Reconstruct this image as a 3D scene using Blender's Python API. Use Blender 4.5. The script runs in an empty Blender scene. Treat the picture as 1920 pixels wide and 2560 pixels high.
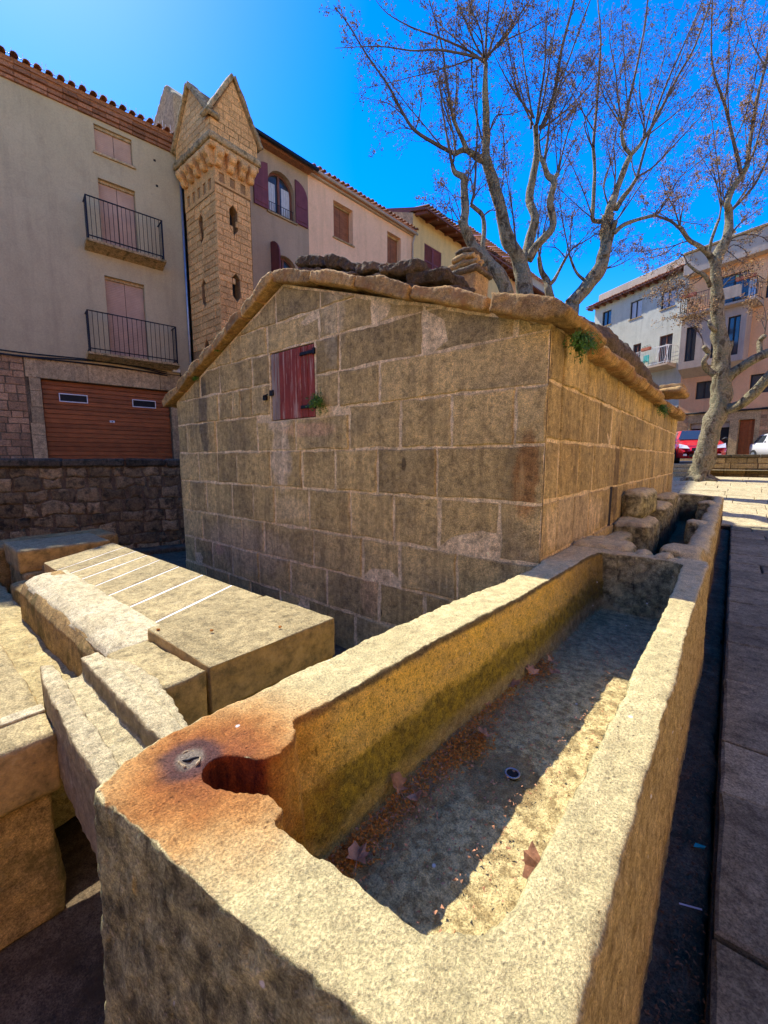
import bpy, math, random
import mathutils
from mathutils import Vector as V, noise
from mathutils.geometry import tessellate_polygon
R = random.Random(7)
S = bpy.context.scene
COL = S.collection
rad = math.radians

# ------------------------------------------------------------------ camera
FPX, CXP, CYP, EYE = 1043.0, 960.0, 1280.0, 1.28
HEAD = rad(39.7413); PITCH = rad(7.1588)
cam_d = bpy.data.cameras.new('camera'); cam = bpy.data.objects.new('camera', cam_d); COL.objects.link(cam)
cam_d.sensor_fit = 'VERTICAL'; cam_d.sensor_height = 36; cam_d.sensor_width = 27
cam_d.lens = FPX / 2560 * 36
cam_d.clip_start = 0.02; cam_d.clip_end = 1500
cam.location = (0, 0, EYE)
cam.rotation_euler = (rad(90) - PITCH, 0, HEAD)
S.camera = cam
# ------------------------------------------------------------------ light
SUN = V((-1.0, 0.18, 1.19)).normalized()
w = bpy.data.worlds.new('World'); S.world = w; w.use_nodes = True
wn = w.node_tree.nodes; wl = w.node_tree.links
bg = wn['Background']; sky = wn.new('ShaderNodeTexSky'); sky.sky_type = 'NISHITA'; sky.sun_disc = False
sky.sun_elevation = math.asin(SUN.z); sky.sun_rotation = math.atan2(SUN.x, SUN.y) % (2 * math.pi)
sky.air_density = 1.0; sky.dust_density = 0.15; sky.ozone_density = 4.5; sky.altitude = 300
hs = wn.new('ShaderNodeHueSaturation'); hs.inputs['Saturation'].default_value = 1.42; hs.inputs['Hue'].default_value = .516; hs.inputs['Value'].default_value = 1.0
wl.new(sky.outputs[0], hs.inputs['Color']); wl.new(hs.outputs[0], bg.inputs[0]); bg.inputs[1].default_value = 0.128
sd = bpy.data.lights.new('sun', 'SUN'); sd.energy = 2.8; sd.angle = rad(0.53); sd.color = (1.0, .95, .86)
so = bpy.data.objects.new('sun', sd); COL.objects.link(so); so.rotation_euler = SUN.to_track_quat('Z', 'Y').to_euler()
S.view_settings.view_transform = 'Standard'; S.view_settings.look = 'None'; S.view_settings.gamma = 1
S.view_settings.exposure = 1.62
try: S.view_settings.use_curve_mapping = False
except Exception: pass

# ------------------------------------------------------------------ helpers
F_H = V((-math.sin(HEAD), math.cos(HEAD), 0)); R_H = V((math.cos(HEAD), math.sin(HEAD), 0))
F_A = F_H * math.cos(PITCH) - V((0, 0, 1)) * math.sin(PITCH); U_A = F_H * math.sin(PITCH) + V((0, 0, 1)) * math.cos(PITCH)
def at(u, v, c):                    # survey helper: sight line (u, v) met at c metres of ground distance
    d = F_A * FPX + R_H * (u - CXP) + U_A * (CYP - v)
    return d * (c / d.dot(F_H)) + V((0, 0, EYE))

LOC = {}
def empty(name, loc, label, cat, group=None):
    o = bpy.data.objects.new(name, None); COL.objects.link(o); o.location = loc; LOC[o] = V(loc)
    o['label'] = label; o['category'] = cat
    if group: o['group'] = group
    o.empty_display_size = .2
    return o
def tag(o, label=None, cat=None, group=None, kind=None):
    for k, v in (('label', label), ('category', cat), ('group', group), ('kind', kind)):
        if v: o[k] = v
    return o
class MB:
    def __init__(s): s.v = []; s.f = []; s.m = []
    def add(s, vs, fs, mi=0):
        b = len(s.v); s.v += [V(p) for p in vs]
        for f in fs: s.f.append([i + b for i in f]); s.m.append(mi)
    def quad(s, a, b, c, d, mi=0): s.add([a, b, c, d], [(0, 1, 2, 3)], mi)
    def build(s, name, mat, parent=None, smooth=False):
        off = LOC.get(parent, V((0, 0, 0)))
        me = bpy.data.meshes.new(name)
        me.from_pydata([tuple(p - off) for p in s.v], [], s.f)
        mats = mat if isinstance(mat, (list, tuple)) else [mat]
        for m in mats: me.materials.append(m)
        if len(mats) > 1: me.polygons.foreach_set('material_index', s.m)
        if smooth: me.polygons.foreach_set('use_smooth', [True] * len(me.polygons))
        me.update()
        o = bpy.data.objects.new(name, me); COL.objects.link(o)
        if parent: o.parent = parent
        LOC[o] = off
        return o
class Frame:                        # a plumb wall plane: s along it, z up, d out of it
    def __init__(s, p0, t, flip=1):
        s.p = V((p0[0], p0[1], 0)); s.t = V((t[0], t[1], 0)).normalized(); s.n = V((s.t.y, -s.t.x, 0)) * flip
    def __call__(s, a, z, d=0): return s.p + s.t * a + V((0, 0, z)) + s.n * d
class Flat:                         # a level plane: a = x, b = y, d = up
    def __init__(s, z): s.z = z
    def __call__(s, a, b, d=0): return V((a, b, s.z + d))

CB_F = None
def cbox(mb, fr, a0, a1, b0, b1, d0, d1, c=.008, mi=0, jit=0):
    if a0 > a1: a0, a1 = a1, a0
    if b0 > b1: b0, b1 = b1, b0
    if d0 > d1: d0, d1 = d1, d0
    c = min(c, (a1 - a0) * .3, (b1 - b0) * .3, (d1 - d0) * .3)
    vs = []; idx = {}
    for i, x in enumerate((a0, a1)):
        for j, y in enumerate((b0, b1)):
            for k, z in enumerate((d0, d1)):
                sx, sy, sz = (1 if i == 0 else -1), (1 if j == 0 else -1), (1 if k == 0 else -1)
                jx, jy, jz = (R.uniform(-jit, jit) for _ in range(3))
                for ax in range(3):
                    p = [x + jx, y + jy, z + jz]
                    if ax != 0: p[0] += sx * c
                    if ax != 1: p[1] += sy * c
                    if ax != 2: p[2] += sz * c
                    idx[(i, j, k, ax)] = len(vs); vs.append(fr(*p))
    # vertex (.., ax) lies on the face perpendicular to ax
    fs = []
    for s_ in (0, 1):
        fs.append([idx[(s_, 0, 0, 0)], idx[(s_, 1, 0, 0)], idx[(s_, 1, 1, 0)], idx[(s_, 0, 1, 0)]])
        fs.append([idx[(0, s_, 0, 1)], idx[(1, s_, 0, 1)], idx[(1, s_, 1, 1)], idx[(0, s_, 1, 1)]])
        fs.append([idx[(0, 0, s_, 2)], idx[(1, 0, s_, 2)], idx[(1, 1, s_, 2)], idx[(0, 1, s_, 2)]])
    for i in (0, 1):
        for j in (0, 1):
            fs.append([idx[(i, j, 0, 0)], idx[(i, j, 1, 0)], idx[(i, j, 1, 1)], idx[(i, j, 0, 1)]])
            fs.append([idx[(i, 0, j, 0)], idx[(i, 1, j, 0)], idx[(i, 1, j, 2)], idx[(i, 0, j, 2)]])
            fs.append([idx[(0, i, j, 1)], idx[(1, i, j, 1)], idx[(1, i, j, 2)], idx[(0, i, j, 2)]])
            for k in (0, 1): fs.append([idx[(i, j, k, 0)], idx[(i, j, k, 1)], idx[(i, j, k, 2)]])
    # orient outward
    cen = V((0, 0, 0))
    for p in vs: cen += p
    cen /= len(vs)
    out = []
    for f in fs:
        a, b, c_ = vs[f[0]], vs[f[1]], vs[f[2]]
        n = (b - a).cross(c_ - a)
        fc = sum((vs[i] for i in f), V((0, 0, 0))) / len(f)
        out.append(f if n.dot(fc - cen) > 0 else f[::-1])
    mb.add(vs, out, mi)
W0 = lambda x, y, z=0: V((x, y, z))
def wbox(mb, x0, x1, y0, y1, z0, z1, c=.008, mi=0, jit=0): cbox(mb, W0, x0, x1, y0, y1, z0, z1, c, mi, jit)

def resample(pts, seg):
    out = []
    n = len(pts)
    for i in range(n):
        a, b = pts[i], pts[(i + 1) % n]
        k = max(1, int(round(math.hypot(b[0] - a[0], b[1] - a[1]) / seg)))
        for j in range(k): out.append((a[0] + (b[0] - a[0]) * j / k, a[1] + (b[1] - a[1]) * j / k))
    return out
def area(p): return .5 * sum(p[i][0] * p[(i + 1) % len(p)][1] - p[(i + 1) % len(p)][0] * p[i][1] for i in range(len(p)))
def stone(mb, fr, pts, th=.06, ch=.012, jit=.004, seg=.12, proud=0., gap=.006, dome=0., tilt=.012):
    """one stone with a chipped outline and a chamfered, slightly cushioned face; pts is its convex outline in the frame"""
    if area(pts) < 0: pts = pts[::-1]
    if abs(area(pts)) < .0012: return
    q = resample(pts, seg); n = len(q)
    cx = sum(p[0] for p in q) / n; cy = sum(p[1] for p in q) / n
    r0, r1 = [], []
    tx, ty = R.uniform(-tilt, tilt), R.uniform(-tilt, tilt)
    for (x, y) in q:
        L = math.hypot(cx - x, cy - y) or 1
        ux, uy = (cx - x) / L, (cy - y) / L
        g = gap + R.uniform(0, jit)
        x0, y0 = x + ux * g, y + uy * g
        r0.append((x0, y0)); k = ch * R.uniform(.8, 1.5)
        r1.append((x0 + ux * k, y0 + uy * k))
    vs = [fr(x, y, -th) for x, y in r0] + [fr(x, y, proud - ch * .8 + R.uniform(-.002, .001)) for x, y in r0]
    top = lambda x, y: proud + (x - cx) * tx + (y - cy) * ty
    vs += [fr(x, y, top(x, y)) for x, y in r1]
    vs += [fr(cx + (x - cx) * .5, cy + (y - cy) * .5, top(x, y) + dome * .8) for x, y in r1]
    vs.append(fr(cx, cy, proud + dome))
    fs = []
    for i in range(n):
        j = (i + 1) % n
        fs += [(i, j, n + j, n + i), (n + i, n + j, 2 * n + j, 2 * n + i), (2 * n + i, 2 * n + j, 3 * n + j, 3 * n + i), (3 * n + i, 3 * n + j, 4 * n)]
    mb.add(vs, fs)
def clip(pts, a, b, c):             # keep a*x + b*y <= c
    out = []
    n = len(pts)
    for i in range(n):
        p, q = pts[i], pts[(i + 1) % n]
        dp, dq = a * p[0] + b * p[1] - c, a * q[0] + b * q[1] - c
        if dp <= 0: out.append(p)
        if dp * dq < 0:
            t = dp / (dp - dq); out.append((p[0] + (q[0] - p[0]) * t, p[1] + (q[1] - p[1]) * t))
    return out
def rect(a0, a1, b0, b1): return [(a0, b0), (a1, b0), (a1, b1), (a0, b1)]
def sheet(mb, fr, outer, holes=(), d=0, reveal=0, mi=0, rmi=None):
    """flat polygon with holes; reveal > 0 adds the sides of the holes going back"""
    loops = [outer] + list(holes)
    tri = tessellate_polygon([[V((p[0], p[1], 0)) for p in L] for L in loops])
    flat = [p for L in loops for p in L]
    vs = [fr(p[0], p[1], d) for p in flat]
    nrm = (fr(0, 0, 1) - fr(0, 0, 0))
    fs = []
    for t in tri:
        a, b, c = (vs[i] for i in t)
        fs.append(t if (b - a).cross(c - a).dot(nrm) > 0 else (t[0], t[2], t[1]))
    mb.add(vs, fs, mi)
    if reveal:
        for L in holes:
            n = len(L)
            for i in range(n):
                p, q = L[i], L[(i + 1) % n]
                mb.quad(fr(p[0], p[1], d), fr(q[0], q[1], d), fr(q[0], q[1], d - reveal), fr(p[0], p[1], d - reveal), mi if rmi is None else rmi)
def prism(mb, fr, pts, d0, d1, mi=0):
    n = len(pts)
    a = [fr(p[0], p[1], d0) for p in pts]; b = [fr(p[0], p[1], d1) for p in pts]
    mb.add(a + b, [tuple(range(n))[::-1], tuple(range(n, 2 * n))] + [(i, (i + 1) % n, n + (i + 1) % n, n + i) for i in range(n)], mi)
def tube(mb, pts, rads, n=8, cap=True, mi=0, wob=0):
    pts = [V(p) for p in pts]
    if not hasattr(rads, '__len__'): rads = [rads] * len(pts)
    rings = []; prev = None
    for i, p in enumerate(pts):
        d = (pts[min(i + 1, len(pts) - 1)] - pts[max(i - 1, 0)])
        if d.length < 1e-7: d = V((0, 0, 1))
        d.normalize()
        if prev is None:
            a = d.orthogonal().normalized()
        else:
            a = prev - d * prev.dot(d)
            a = a.normalized() if a.length > 1e-6 else d.orthogonal().normalized()
        prev = a; b = d.cross(a)
        ring = []
        for k in range(n):
            t = 2 * math.pi * k / n
            r = rads[i]
            if wob: r *= 1 + wob * noise.noise(V((p.x * 2 + math.cos(t), p.y * 2 + math.sin(t), p.z * 2.5)))
            ring.append(p + a * (math.cos(t) * r) + b * (math.sin(t) * r))
        rings.append(ring)
    vs = [q for r_ in rings for q in r_]
    fs = []
    for i in range(len(rings) - 1):
        for k in range(n):
            k2 = (k + 1) % n
            fs.append((i * n + k, i * n + k2, (i + 1) * n + k2, (i + 1) * n + k))
    if cap: fs += [tuple(range(n))[::-1], tuple(range((len(rings) - 1) * n, len(rings) * n))]
    mb.add(vs, fs, mi)
def spline(pts, k=4):
    """Catmull-Rom through (Vector, radius) pairs"""
    out = []
    n = len(pts)
    for i in range(n - 1):
        p0, p1, p2, p3 = pts[max(i - 1, 0)], pts[i], pts[i + 1], pts[min(i + 2, n - 1)]
        for j in range(k):
            t = j / k; t2 = t * t; t3 = t2 * t
            f = lambda a, b, c, d: .5 * ((2 * b) + (c - a) * t + (2 * a - 5 * b + 4 * c - d) * t2 + (-a + 3 * b - 3 * c + d) * t3)
            out.append((f(p0[0], p1[0], p2[0], p3[0]), p1[1] + (p2[1] - p1[1]) * t))
    out.append(pts[-1]); return out
def carve(mb, name, mat, parent, vox=.015, amps=((2.5, .008), (12, .004), (40, .0015)), smooth=True):
    """closed rough solids: united by a voxel remesh, then weathered by noise"""
    o = mb.build(name, mat, parent, smooth)
    m = o.modifiers.new('r', 'REMESH'); m.mode = 'VOXEL'; m.voxel_size = vox; m.use_smooth_shade = smooth
    dg = bpy.context.evaluated_depsgraph_get(); dg.update()
    me = bpy.data.meshes.new_from_object(o.evaluated_get(dg))
    o.modifiers.clear(); o.data = me
    off = LOC[o]
    n = len(me.vertices); co = [0.] * (3 * n); me.vertices.foreach_get('co', co)
    no = [0.] * (3 * n); me.vertices.foreach_get('normal', no)
    for i in range(n):
        p = V((co[3 * i] + off.x, co[3 * i + 1] + off.y, co[3 * i + 2] + off.z)); s = 0
        for fq, am in amps: s += am * noise.noise(p * fq)
        for k in range(3): co[3 * i + k] += no[3 * i + k] * s
    me.vertices.foreach_set('co', co)
    if smooth: me.polygons.foreach_set('use_smooth', [True] * len(me.polygons))
    me.materials.clear(); me.materials.append(mat); me.update()
    return o

# ------------------------------------------------------------------ materials
class NT:
    def __init__(s, name):
        s.m = bpy.data.materials.new(name); s.m.use_nodes = True; s.t = s.m.node_tree; s.b = s.t.nodes['Principled BSDF']
        s.geo = s.t.nodes.new('ShaderNodeNewGeometry'); s.oi = s.t.nodes.new('ShaderNodeObjectInfo')
        s.pos = s.geo.outputs['Position']; s.nrm = s.geo.outputs['Normal']; s.rnd = s.oi.outputs['Random']
    def set(s, sock, v):
        if isinstance(v, bpy.types.NodeSocket): s.t.links.new(v, sock)
        elif v is not None: sock.default_value = v
    def math(s, op, a, b=0, c=0, clamp=False):
        n = s.t.nodes.new('ShaderNodeMath'); n.operation = op; n.use_clamp = clamp
        s.set(n.inputs[0], a); s.set(n.inputs[1], b); s.set(n.inputs[2], c); return n.outputs[0]
    def vmath(s, op, a, b=(0, 0, 0)):
        n = s.t.nodes.new('ShaderNodeVectorMath'); n.operation = op; s.set(n.inputs[0], a); s.set(n.inputs[1], b)
        return n.outputs['Value'] if op in ('LENGTH', 'DISTANCE', 'DOT_PRODUCT') else n.outputs[0]
    def noise(s, vec, sc, det=6, ro=.6, dist=0):
        n = s.t.nodes.new('ShaderNodeTexNoise'); s.set(n.inputs['Vector'], vec); n.inputs['Scale'].default_value = sc
        n.inputs['Detail'].default_value = det; n.inputs['Roughness'].default_value = ro; n.inputs['Distortion'].default_value = dist; return n.outputs['Fac']
    def voro(s, vec, sc, feat='F1', rnd=1):
        n = s.t.nodes.new('ShaderNodeTexVoronoi'); n.feature = feat; s.set(n.inputs['Vector'], vec); n.inputs['Scale'].default_value = sc
        n.inputs['Randomness'].default_value = rnd
        return n
    def ramp(s, fac, stops, interp='LINEAR'):
        n = s.t.nodes.new('ShaderNodeValToRGB'); n.color_ramp.interpolation = interp
        e = n.color_ramp.elements
        while len(e) < len(stops): e.new(.5)
        for el, (p, c) in zip(e, stops):
            el.position = p
            el.color = (c, c, c, 1) if not hasattr(c, '__len__') else (*c[:3], 1)
        s.set(n.inputs[0], fac); return n.outputs[0]
    def mix(s, fac, a, b, mode='MIX'):
        n = s.t.nodes.new('ShaderNodeMix'); n.data_type = 'RGBA'; n.blend_type = mode
        s.set(n.inputs[0], fac)
        for k, v in ((6, a), (7, b)):
            if isinstance(v, bpy.types.NodeSocket): s.t.links.new(v, n.inputs[k])
            else: n.inputs[k].default_value = (v, v, v, 1) if not hasattr(v, '__len__') else (*v[:3], 1)
        return n.outputs[2]
    def xyz(s, v):
        n = s.t.nodes.new('ShaderNodeSeparateXYZ'); s.set(n.inputs[0], v); return n.outputs
    def rng(s, v, a, b, c=0., d=1., smooth=True):
        n = s.t.nodes.new('ShaderNodeMapRange'); n.interpolation_type = 'SMOOTHSTEP' if smooth else 'LINEAR'
        s.set(n.inputs[0], v)
        for k, q in zip((1, 2, 3, 4), (a, b, c, d)): n.inputs[k].default_value = q
        return n.outputs[0]
    def bump(s, h, st=.5, dist=.02, prev=None):
        n = s.t.nodes.new('ShaderNodeBump'); n.inputs['Strength'].default_value = st; n.inputs['Distance'].default_value = dist
        s.set(n.inputs['Height'], h)
        if prev is not None: s.t.links.new(prev, n.inputs['Normal'])
        return n.outputs[0]
    def fin(s, col, rough=.9, nrm=None, spec=.25, **kw):
        b = s.b
        if isinstance(col, bpy.types.NodeSocket): s.t.links.new(col, b.inputs['Base Color'])
        else: b.inputs['Base Color'].default_value = (*col[:3], 1)
        s.set(b.inputs['Roughness'], rough); b.inputs['Specular IOR Level'].default_value = spec
        if nrm is not None: s.t.links.new(nrm, b.inputs['Normal'])
        for k, v in kw.items(): s.set(b.inputs[k.replace('_', ' ')], v)
        return s.m
def stone_mat(name, c1, c2, dark, sc=1., streak=.0, pits=.5, rnd=.25, bump=.6, light=None, lightamt=.6, moss=None, bdist=.02, offs=True, tint=None, side=None, post=None):
    n = NT(name)
    p = n.pos
    if offs:
        cmb = n.t.nodes.new('ShaderNodeCombineXYZ')
        for i, k in enumerate((31., 57., 83.)): n.t.links.new(n.math('MULTIPLY', n.rnd, k), cmb.inputs[i])
        p = n.vmath('ADD', n.pos, cmb.outputs[0])
    A = n.noise(p, 2.6 * sc, 8, .68); B = n.noise(p, 19 * sc, 10, .76); C = n.noise(p, 120 * sc, 4, .8); D = n.noise(p, 6.5 * sc, 9, .72, .25)
    col = n.mix(n.ramp(A, [(.36, 0), (.64, 1)]), c1, c2)
    if tint: col = n.mix(n.math('MULTIPLY', n.ramp(n.noise(p, 1.3 * sc, 5, .6), [(.5, 0), (.68, 1)]), .6), col, tint)
    if post: col = post(n, col)
    col = n.mix(n.math('MULTIPLY', n.ramp(D, [(.33, 1), (.5, 0)]), .55), col, dark)
    col = n.mix(.8, col, n.ramp(B, [(.34, .35), (.5, 1.), (.66, 1.45)]), 'MULTIPLY')
    col = n.mix(.85, col, n.ramp(C, [(.36, .4), (.5, 1.), (.64, 1.6)]), 'MULTIPLY')
    if streak:
        E_ = n.noise(n.vmath('MULTIPLY', n.pos, (7, 7, .55)), 1.6, 6, .65)
        col = n.mix(n.math('MULTIPLY', n.ramp(E_, [(.5, 0), (.64, 1)]), streak), col, dark)
        E2 = n.noise(n.vmath('MULTIPLY', n.pos, (9, 9, .9)), 2.3, 6, .65)
        col = n.mix(n.math('MULTIPLY', n.ramp(E2, [(.56, 0), (.7, 1)]), streak * .6), col, [x * 1.7 for x in c1])
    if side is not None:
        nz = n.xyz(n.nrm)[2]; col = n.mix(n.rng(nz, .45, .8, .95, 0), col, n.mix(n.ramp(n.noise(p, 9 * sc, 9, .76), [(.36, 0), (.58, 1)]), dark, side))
    if light is not None:
        col = n.mix(n.math('MULTIPLY', n.ramp(n.noise(p, 9 * sc, 8, .75), [(.58, 0), (.68, 1)]), lightamt), col, light)
    if moss is not None:
        col = n.mix(n.math('MULTIPLY', n.ramp(n.noise(p, 4 * sc, 8, .7), [(.5, 0), (.62, 1)]), .8), col, moss)
    vp = n.voro(p, 42 * sc); pit = n.ramp(vp.outputs['Distance'], [(.0, 0), (.22, 1)])
    pm = n.ramp(n.noise(p, 11 * sc, 3), [(.55, 1), (.66, 0)])
    pit2 = n.math('MAXIMUM', pit, pm)
    col = n.mix(pits, col, n.mix(pit2, dark, (1, 1, 1)), 'MULTIPLY')
    if rnd:
        f = n.rng(n.rnd, 0, 1, 1 - rnd, 1 + rnd, False)
        col = n.mix(1., col, f, 'MULTIPLY')
    col = n.mix(1., col, (1.07, 1.04, .85), 'MULTIPLY')
    h = n.math('ADD', n.math('MULTIPLY', B, .9), n.math('MULTIPLY', C, .25)); h = n.math('ADD', h, n.math('MULTIPLY', pit2, .18))
    h = n.math('ADD', h, n.math('MULTIPLY', A, .8))
    return n.fin(col, .92, n.bump(h, bump, bdist))
def plain(name, col, rough=.7, var=.25, sc=8, bump=.15, metal=0, spec=.3, streakz=False):
    n = NT(name); v = n.pos if not streakz else n.vmath('MULTIPLY', n.pos, streakz)
    B = n.noise(v, sc, 8, .65)
    c = n.mix(1., col, n.ramp(B, [(.25, 1 - var * 1.6), (.75, 1 + var * 1.6)]), 'MULTIPLY')
    c = n.mix(1., c, n.rng(n.rnd, 0, 1, 1 - var * .4, 1 + var * .4, False), 'MULTIPLY')
    return n.fin(c, rough, n.bump(B, bump, .01), spec, Metallic=metal)
def plaster(name, c1, c2, grime):
    n = NT(name)
    A = n.noise(n.pos, .7, 8, .6); B = n.noise(n.pos, 30, 6, .7)
    E_ = n.noise(n.vmath('MULTIPLY', n.pos, (3, 3, .35)), 1.2, 7, .65)
    col = n.mix(n.ramp(A, [(.35, 0), (.65, 1)]), c1, c2)
    col = n.mix(n.math('MULTIPLY', n.ramp(E_, [(.48, 0), (.72, 1)]), .5), col, grime)
    col = n.mix(n.math('MULTIPLY', n.ramp(n.noise(n.pos, 2.3, 8, .7, .6), [(.5, 0), (.72, 1)]), .35), col, grime)
    col = n.mix(.35, col, n.ramp(B, [(.3, .6), (.7, 1.3)]), 'MULTIPLY')
    col = n.mix(1., col, (1.02, 1.03, .88), 'MULTIPLY')
    return n.fin(col, .93, n.bump(n.math('ADD', B, n.math('MULTIPLY', A, .5)), .35, .01))
def wood(name, c1, c2, axis='z', rough=.6, wear=None, sc=1.):
    n = NT(name)
    k = {'z': (22, 22, 1.2), 's': (1.5, 1.5, 26)}[axis]
    cmb = n.t.nodes.new('ShaderNodeCombineXYZ')
    for i, q in enumerate((11., 23., 37.)): n.t.links.new(n.math('MULTIPLY', n.rnd, q), cmb.inputs[i])
    p = n.vmath('ADD', n.vmath('MULTIPLY', n.pos, tuple(x * sc for x in k)), cmb.outputs[0])
    A = n.noise(p, 1., 8, .7, 1.5); B = n.noise(n.pos, 5, 5)
    col = n.mix(n.ramp(A, [(.3, 0), (.7, 1)]), c1, c2)
    col = n.mix(.5, col, n.ramp(B, [(.3, .6), (.7, 1.3)]), 'MULTIPLY')
    if wear: col = n.mix(n.ramp(n.noise(p, 1.7, 8, .75), [(.54, 0), (.6, 1)]), col, wear)
    col = n.mix(1., col, n.rng(n.rnd, 0, 1, .82, 1.15, False), 'MULTIPLY')
    return n.fin(col, rough, n.bump(A, .4, .006))

M = {}
def blob(n, a, b, ca, cb, ra, rb, edge=.5, sc=7):
    d = n.math('ADD', n.math('POWER', n.math('DIVIDE', n.math('SUBTRACT', a, ca), ra), 2), n.math('POWER', n.math('DIVIDE', n.math('SUBTRACT', b, cb), rb), 2))
    d = n.math('ADD', d, n.math('MULTIPLY', n.math('SUBTRACT', n.noise(n.vmath('MULTIPLY', n.pos, (1, 1, .6)), sc, 8, .75), .5), 3.2))
    return n.rng(d, 1 - edge, 1 + edge, 1, 0)
def ashlar_marks(n, col):          # the wall's own stains: white bloom under the hatch, dark runs, a rusty corner, pale salty base; small holes are painted dark
    X, Y, Z = n.xyz(n.pos)[:3]; nx = n.xyz(n.nrm)[0]; fr_ = n.rng(nx, .3, .6, 1, 0); sd_ = n.rng(nx, .4, .7, 0, 1)
    for ca, cb, ra, rb, c_, k in ((-3.8, 1.28, .16, .34, (.78, .64, .46), .8), (-3.83, 1.66, .2, .1, (.75, .6, .42), .7), (-3.7, .75, .3, .14, (.6, .48, .3), .5), (-2.95, 2.55, .14, .4, (.6, .5, .34), .5), (-5.45, 1.9, .12, .55, (.12, .1, .075), .8),
                            (-1.08, 1.15, .09, .3, (.32, .15, .05), .8), (-2.12, 1.24, .022, .05, (.05, .03, .02), .7), (-3.35, 1.58, .4, .07, (.6, .36, .24), .5), (-2.5, .04, .12, .22, (.7, .48, .28), .8), (-2.4, -.11, .035, .045, (.03, .015, .01), .9), (-4.6, .2, .9, .3, (.55, .44, .3), .4), (-5.2, .08, .12, .07, (.6, .38, .26), .7)):
        col = n.mix(n.math('MULTIPLY', n.math('MULTIPLY', blob(n, X, Z, ca, cb, ra, rb), fr_), k), col, c_)
    for ca, cb, ra, rb, c_, k in ((3.6, .8, .9, .2, (.7, .56, .38), .7), (5., 1.1, .12, .5, (.1, .06, .035), .7), (3.3, 1.3, .35, .2, (.6, .42, .18), .4)):
        col = n.mix(n.math('MULTIPLY', n.math('MULTIPLY', blob(n, Y, Z, ca, cb, ra, rb), sd_), k), col, c_)
    return col
M['ashlar'] = stone_mat('ashlar_sandstone', (.58, .43, .2), (.44, .33, .155), (.17, .125, .065), 1., .4, .45, .22, .9, (.68, .5, .28), .4, None, .02, True, (.24, .2, .13), None, ashlar_marks)
M['mortar'] = stone_mat('lime_mortar', (.85, .68, .44), (.66, .5, .3), (.25, .18, .1), 1.5, .3, .3, 0, .8, None, .5, None, .012, False)
M['coping'] = stone_mat('coping_sandstone', (.5, .32, .135), (.34, .22, .095), (.13, .085, .045), 1.2, 0, .5, .25, .8, (.5, .42, .26), .3, (.33, .17, .07), .02)
M['roofstone'] = stone_mat('lichened_roof_stone', (.21, .15, .1), (.11, .085, .055), (.03, .025, .018), 2., 0, .6, .3, 1., (.42, .4, .33), .8, None, .04)
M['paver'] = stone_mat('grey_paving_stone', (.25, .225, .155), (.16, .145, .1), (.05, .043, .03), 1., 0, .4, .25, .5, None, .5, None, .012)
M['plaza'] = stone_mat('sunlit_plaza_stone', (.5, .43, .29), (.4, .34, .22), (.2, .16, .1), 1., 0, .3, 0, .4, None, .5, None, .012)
M['pave_base'] = stone_mat('joint_dirt', (.07, .055, .04), (.04, .03, .022), (.015, .012, .01), 2, 0, .5, 0, .8, None, .5, None, .02, False)
M['court'] = stone_mat('damp_court_floor', (.18, .13, .085), (.1, .07, .045), (.03, .025, .02), 1.3, 0, .6, 0, .8, None, .5, (.07, .045, .025), .02, False)
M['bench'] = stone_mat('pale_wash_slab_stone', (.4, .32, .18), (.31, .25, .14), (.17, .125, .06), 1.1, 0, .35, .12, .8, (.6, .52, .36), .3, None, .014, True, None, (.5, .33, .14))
M['lime'] = stone_mat('glare_white_lime', (.56, .49, .36), (.46, .39, .26), (.3, .24, .14), 1.5, 0, .3, 0, .7, None, .5, None, .012, False)  # whitish lime; glare on the bench edge is put into the colour
M['rubble'] = stone_mat('rubble_wall_stone', (.42, .29, .155), (.25, .18, .1), (.04, .03, .02), 1.6, .2, .6, .45, 1., (.4, .36, .28), .45, (.025, .022, .015), .04)
M['rubble_mortar'] = stone_mat('dark_rubble_joint', (.24, .17, .11), (.1, .07, .045), (.015, .012, .01), 2, .2, .6, 0, 1., None, .5, None, .03, False)
M['tower'] = stone_mat('tower_sandstone', (.78, .42, .17), (.64, .35, .14), (.3, .17, .08), 1.3, .25, .5, .16, .8, (.58, .44, .24), .35, None, .02)
M['tower_joint'] = stone_mat('tower_joint', (.4, .22, .1), (.28, .16, .075), (.12, .07, .035), 2, .2, .5, 0, .8, None, .5, None, .02, False)
M['tower_moss'] = stone_mat('mossy_tower_slab', (.5, .33, .17), (.36, .24, .13), (.09, .07, .04), 2, 0, .6, .2, .9, None, .5, (.075, .07, .03), .02)
M['lintel'] = stone_mat('smooth_lintel_stone', (.48, .33, .19), (.36, .25, .145), (.16, .11, .07), .8, .3, .3, .15, .3, None, .5, None, .01)
M['plaster_l'] = plaster('taupe_render', (.54, .405, .25), (.47, .355, .215), (.33, .24, .15))
M['plaster_v'] = plaster('mauve_grey_render', (.46, .315, .22), (.4, .275, .19), (.29, .2, .14))
M['plaster_c'] = plaster('salmon_cream_render', (.95, .56, .36), (.88, .51, .32), (.62, .36, .22))
M['plaster_y'] = plaster('pale_yellow_render', (.78, .52, .24), (.7, .46, .21), (.48, .31, .15))
M['plaster_w'] = plaster('greyish_white_render', (.52, .5, .46), (.46, .44, .4), (.3, .28, .25))
M['plaster_o'] = plaster('orange_render', (.85, .45, .24), (.78, .4, .21), (.56, .28, .15))
M['plaster_p'] = plaster('pale_pink_concrete', (.5, .38, .31), (.44, .33, .27), (.27, .2, .17))
M['tile'] = stone_mat('fired_clay_tile', (.48, .2, .1), (.34, .16, .09), (.1, .065, .04), 2, 0, .4, .35, .6, (.3, .27, .2), .5, None, .02)
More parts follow.
